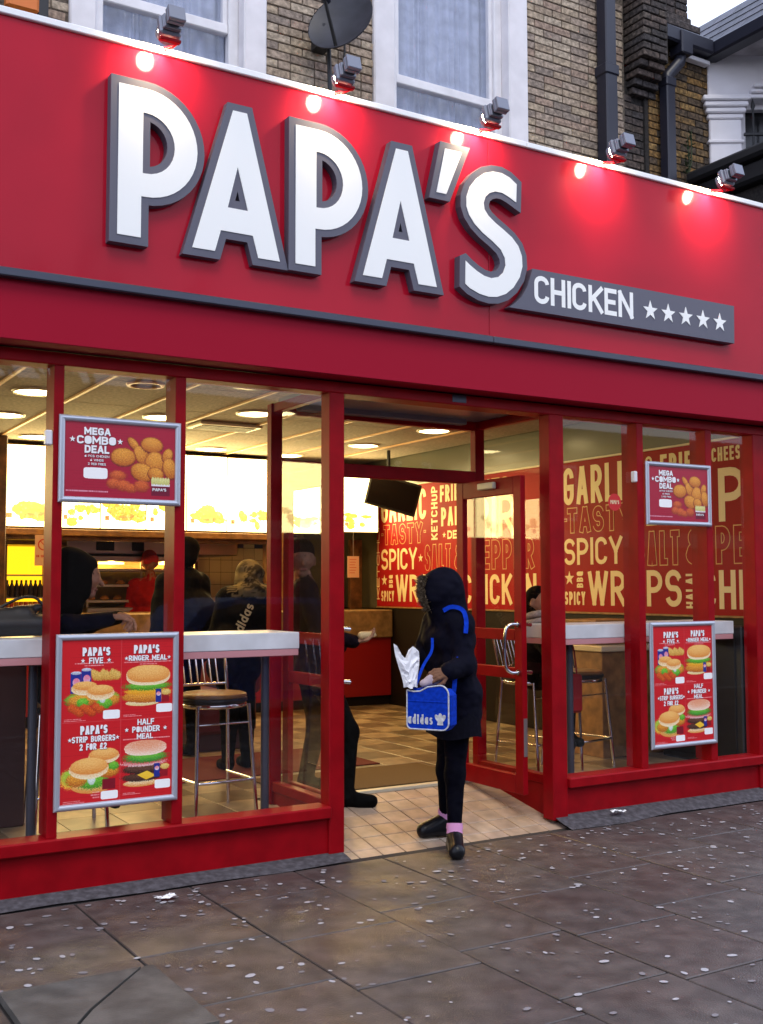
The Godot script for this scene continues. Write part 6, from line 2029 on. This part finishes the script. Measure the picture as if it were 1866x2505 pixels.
	ring.append_array(PackedVector2Array([Vector2(-w + 0.04, h * 0.72), Vector2(-w + 0.08, h * 0.75), Vector2(-w + 0.125, h * 0.95)]))
	ring.append_array(arc(w - 0.05, h - 0.045, 0.05, 0.05, 90, 0, 7))
	ring.append_array(arc(w - 0.04, -h + 0.04, 0.04, 0.04, 0, -90, 6))
	ring.append_array(arc(-w + 0.025, -h + 0.025, 0.025, 0.025, -90, -180, 4))
	var flap := MB.new()
	flap.prism(ring, -0.002, 0.010)
	P(bg, "flap", flap.mesh(), M.bag_blue)
	var pip := []
	for q in ring:
		pip.append(Vector3(q.x, q.y, 0.010))
	pip.append(pip[0])
	TB(bg, "piping", M.bag_white, pip, 0.0045, 6)
	TB(bg, "seam", M.bag_blue, [v3(-w + 0.01, h * 0.28, 0.011), v3(w - 0.01, h * 0.28, 0.011)], 0.003, 5)
	var em := MB.new()
	text(em, "adidas", -0.118, 0.03, -0.090, -0.036, 0.0105, 0.0115)
	for j in 3:  # three-leaf emblem
		var a := (j - 1) * 0.62
		var lf := PackedVector2Array()
		for t in 12:
			var u := TAU * t / 12.0
			lf.append(Vector2(0.075, -0.076) + (Vector2(0, 0.026) + Vector2(cos(u) * 0.0128, sin(u) * 0.0245)).rotated(-a))
		em.poly(lf, 0.0113 + 0.0003 * j)
	em.poly(V([0.057, -0.090, 0.093, -0.090, 0.090, -0.072, 0.060, -0.072]), 0.0124)
	P(bg, "emblem", em.mesh(), M.bag_white)
	var inv := bg.transform.affine_inverse()
	for e in [[[v3(3.575, 0.78, 0.30), v3(3.59, 0.90, 0.345), v3(3.605, 1.02, 0.345), v3(3.64, 1.10, 0.33)], 0.0125], [[v3(3.625, 1.36, 0.20), v3(3.660, 1.382, 0.235), v3(3.690, 1.365, 0.295), v3(3.690, 1.31, 0.332), v3(3.672, 1.235, 0.352)], 0.0125], [[v3(3.36, 0.93, 0.30), v3(3.47, 1.05, 0.22), v3(3.555, 1.13, 0.18), v3(3.60, 1.20, 0.12)], 0.008]]:
		var pts := []
		for q in smooth(e[0], 7):
			pts.append(inv * q)
		var sm := MB.new()
		for j in pts.size() - 1:  # flat webbing
			var d: Vector3 = (pts[j + 1] - pts[j]).normalized()
			var eye: Vector3 = inv.basis * v3(-0.5, 0.25, 0.83)
			var sd: Vector3 = d.cross(eye).normalized() * float(e[1])
			var up_: Vector3 = sd.cross(d).normalized() * 0.003
			for f in [1.0, -1.0]:
				sm.quad(pts[j] - sd + up_ * f, pts[j] + sd + up_ * f, pts[j + 1] + sd + up_ * f, pts[j + 1] - sd + up_ * f, up_.normalized() * f)
			for f in [1.0, -1.0]:
				sm.quad(pts[j] + sd * f - up_, pts[j] + sd * f + up_, pts[j + 1] + sd * f + up_, pts[j + 1] + sd * f - up_, sd.normalized() * f)
		P(bg, "strap", sm.mesh(), M.bag_blue)
	# white paper bag in the hand
	var pb := thing("paper_bag", "crumpled white paper bag held in front of the navy coat above the blue bag", "paper bag", v3(3.335, 1.07, 0.30))
	var pm := MB.new()
	var pr := RandomNumberGenerator.new()
	pr.seed = 21
	for f in 2:
		var gr := []
		for a in 11:
			var row := []
			for c in 9:
				var u := c / 8.0
				var t := a / 10.0
				var top := 0.118 - 0.085 * smoothstep(0.0, 0.45, u) + 0.068 * smoothstep(0.45, 0.72, u) - 0.03 * smoothstep(0.8, 1.0, u)
				var wd := lerpf(0.045, 0.082, smoothstep(0.0, 0.9, t))
				var bulge := 0.030 * sin(PI * u) * (1.0 - 0.7 * t) * (1.0 if f == 0 else -1.0)
				var edge := 0.0 if (c == 0 or c == 8) else 1.0
				row.append(v3(-0.028 * t + (u * 2.0 - 1.0) * wd, lerpf(-0.125, top, t), bulge) + v3(pr.randf_range(-1, 1) * 0.005, pr.randf_range(-1, 1) * 0.006, pr.randf_range(-1, 1) * 0.009) * edge)
			gr.append(row)
		for a in 10:
			for c in 8:
				for tr in [[gr[a][c], gr[a][c + 1], gr[a + 1][c + 1]], [gr[a][c], gr[a + 1][c + 1], gr[a + 1][c]]]:
					var nn: Vector3 = (tr[1] - tr[0]).cross(tr[2] - tr[0]).normalized()
					if (nn.z < 0) != (f == 1): nn = -nn
					pm.tri(tr[0], tr[1], tr[2], nn)
	P(pb, "paper", pm.mesh(), mat("paper", L(0.78, 0.78, 0.82), 0.8))
	var cl := thing("folded_cloth", "greyish pink folded cloth tucked over the top of the blue bag", "cloth", v3(3.45, 0.965, 0.33))
	var km := MB.new()
	body(km, [[v3(-0.05, 0, 0), v3(0.055, 0.02, -0.01), 0.022, 0.028, DARK], [v3(-0.02, 0.025, 0), v3(0.06, 0.045, -0.02), 0.016, 0.020, DARK]], 0.008, 0.012)
	km.c = PackedColorArray()
	P(cl, "cloth", km.mesh(), mat("cloth_pink", L(0.38, 0.30, 0.33), 0.95))

func small_things() -> void:
	for q in [[3.06, 0.0, 2.0, "crumpled white wrapper on the cement strip right of the entrance", 5.06, 0.045, 0.075], [0, 0, 0, "flat white scrap of paper on the pavement below the left riser", 1.93, 0.004, 0.30]]:
		var o := thing("litter", q[3], "litter", Vector3(q[4], q[5], q[6]), "white litter on the pavement")
		var b := MB.new()
		var rr := RandomNumberGenerator.new()
		rr.seed = int(q[4] * 100)
		var prev := []
		for a in 6:
			var row := []
			for c in 5:
				row.append(Vector3(-0.05 + a * 0.02, rr.randf_range(0.002, 0.022), -0.02 + c * 0.011 + rr.randf_range(-0.004, 0.004)))
			if a > 0:
				for c in 4:
					var nn: Vector3 = (row[c + 1] - row[c]).cross(prev[c] - row[c]).normalized()
					if nn.y < 0: nn = -nn
					b.tri(row[c], row[c + 1], prev[c], nn)
					b.tri(row[c + 1], prev[c + 1], prev[c], nn)
			prev = row
		P(o, "sheet", b.mesh(), M.litter)

# ------------------------------------------------------------ across the road: what the shop windows mirror
func across_the_road() -> void:
	var t := thing("brick_terrace", "dark brick terrace across the road, mirrored in the shop windows", "building")
	BX(t, "wall", M.dmortar, -25, 60, -0.1, 6.2, 22.0, 27.0, 0.0)
	BX(t, "roof", M.slate0, -25, 60, 6.2, 6.6, 21.8, 27.0, 0.0)
	for k in 14:
		var x := -14.0 + k * 4.6
		var w := BX(t, "window", M.plaster, x, x + 1.3, 3.6, 5.4, 21.9, 22.1, 0.01)
		var pn := BX(w, "pane", M.black_gloss, -0.55, 0.55, -0.8, 0.8, -0.11, -0.09, 0.0)
		var sh := BX(t, "shop_window", M.black_gloss, x - 1.4, x + 1.8, 0.5, 2.7, 21.92, 22.1, 0.0)
		BX(t, "shop_fascia", M["brick%d" % (k % 8)], x - 1.6, x + 2.4, 2.8, 3.3, 21.85, 22.1, 0.01)
	var tr := thing("bare_tree", "bare street tree across the road, its branches mirrored in the top of the windows", "tree", Vector3(6.5, -0.1, 13.5))
	var b := MB.new()
	var rr := RandomNumberGenerator.new()
	rr.seed = 12
	var todo := [[Vector3.ZERO, Vector3(0.05, 1, 0), 2.6, 0.16, 0]]
	while todo.size():
		var q: Array = todo.pop_back()
		var p: Vector3 = q[0]
		var d: Vector3 = q[1]
		var ln: float = q[2]
		var r: float = q[3]
		var e := p + d.normalized() * ln
		var mid := p.lerp(e, 0.5) + Vector3(rr.randf_range(-1, 1), 0, rr.randf_range(-1, 1)) * ln * 0.06
		b.tube([p, mid, e], [r, r * 0.85, r * 0.7], 6, false)
		if q[4] < 5:
			for j in (3 if q[4] < 2 else 2):
				todo.append([e, (d.normalized() + Vector3(rr.randf_range(-0.8, 0.8), rr.randf_range(-0.1, 0.5), rr.randf_range(-0.8, 0.8))).normalized(), ln * rr.randf_range(0.62, 0.8), r * 0.62, q[4] + 1])
	P(tr, "trunk", b.mesh(), mat("bark", L(0.05, 0.04, 0.035), 0.9))
	var c := thing("parked_car", "blue car parked at the kerb, mirrored in the lower window glass", "car", Vector3(6.3, -0.12, 7.35))
	var blue := mat("car_blue", L(0.02, 0.06, 0.28), 0.3)
	blue.clearcoat_enabled = true
	var low := MB.new()
	low.prism(V([-2.0, 0.28, 2.0, 0.28, 2.06, 0.55, 2.0, 0.82, 1.15, 0.98, -1.75, 0.98, -2.02, 0.85, -2.05, 0.5]), -0.82, 0.82)
	P(c, "body", low.mesh(), blue)
	var cab := MB.new()
	cab.prism(V([-1.70, 0.97, 1.10, 0.97, 0.45, 1.42, 0.1, 1.48, -0.9, 1.48, -1.35, 1.38]), -0.72, 0.72)
	P(c, "roof", cab.mesh(), blue)
	for s in [-1.0, 1.0]:
		var wn := MB.new()
		wn.prism(V([-1.45, 1.0, -0.3, 1.0, -0.3, 1.41, -0.88, 1.41, -1.2, 1.34]), -0.004, 0.004)
		P(c, "window", wn.mesh(), M.black_gloss, Vector3(0, 0, 0.722 * s))
		var w2 := MB.new()
		w2.prism(V([-0.22, 1.0, 0.88, 1.0, 0.38, 1.37, 0.08, 1.41, -0.22, 1.41]), -0.004, 0.004)
		P(c, "window", w2.mesh(), M.black_gloss, Vector3(0, 0, 0.722 * s))
		for x in [-1.3, 1.3]:
			var wh := MB.new()
			wh.lathe([Vector2(0.001, -0.1), Vector2(0.28, -0.1), Vector2(0.31, -0.06), Vector2(0.31, 0.06), Vector2(0.28, 0.1), Vector2(0.001, 0.1)], 22)
			var ty := P(c, "wheel", wh.mesh(), M.black, Vector3(x, 0.31, 0.74 * s), Vector3(PI / 2, 0, 0))
			var hb := MB.new()
			hb.lathe([Vector2(0.001, -0.112), Vector2(0.18, -0.106), Vector2(0.18, 0.106), Vector2(0.001, 0.112)], 16)
			P(ty, "rim", hb.mesh(), M.alu)
	for z in [-0.6, 0.6]:
		BX(c, "headlight", M.letter_white, 2.0, 2.07, 0.62, 0.76, z - 0.14, z + 0.14, 0.02)
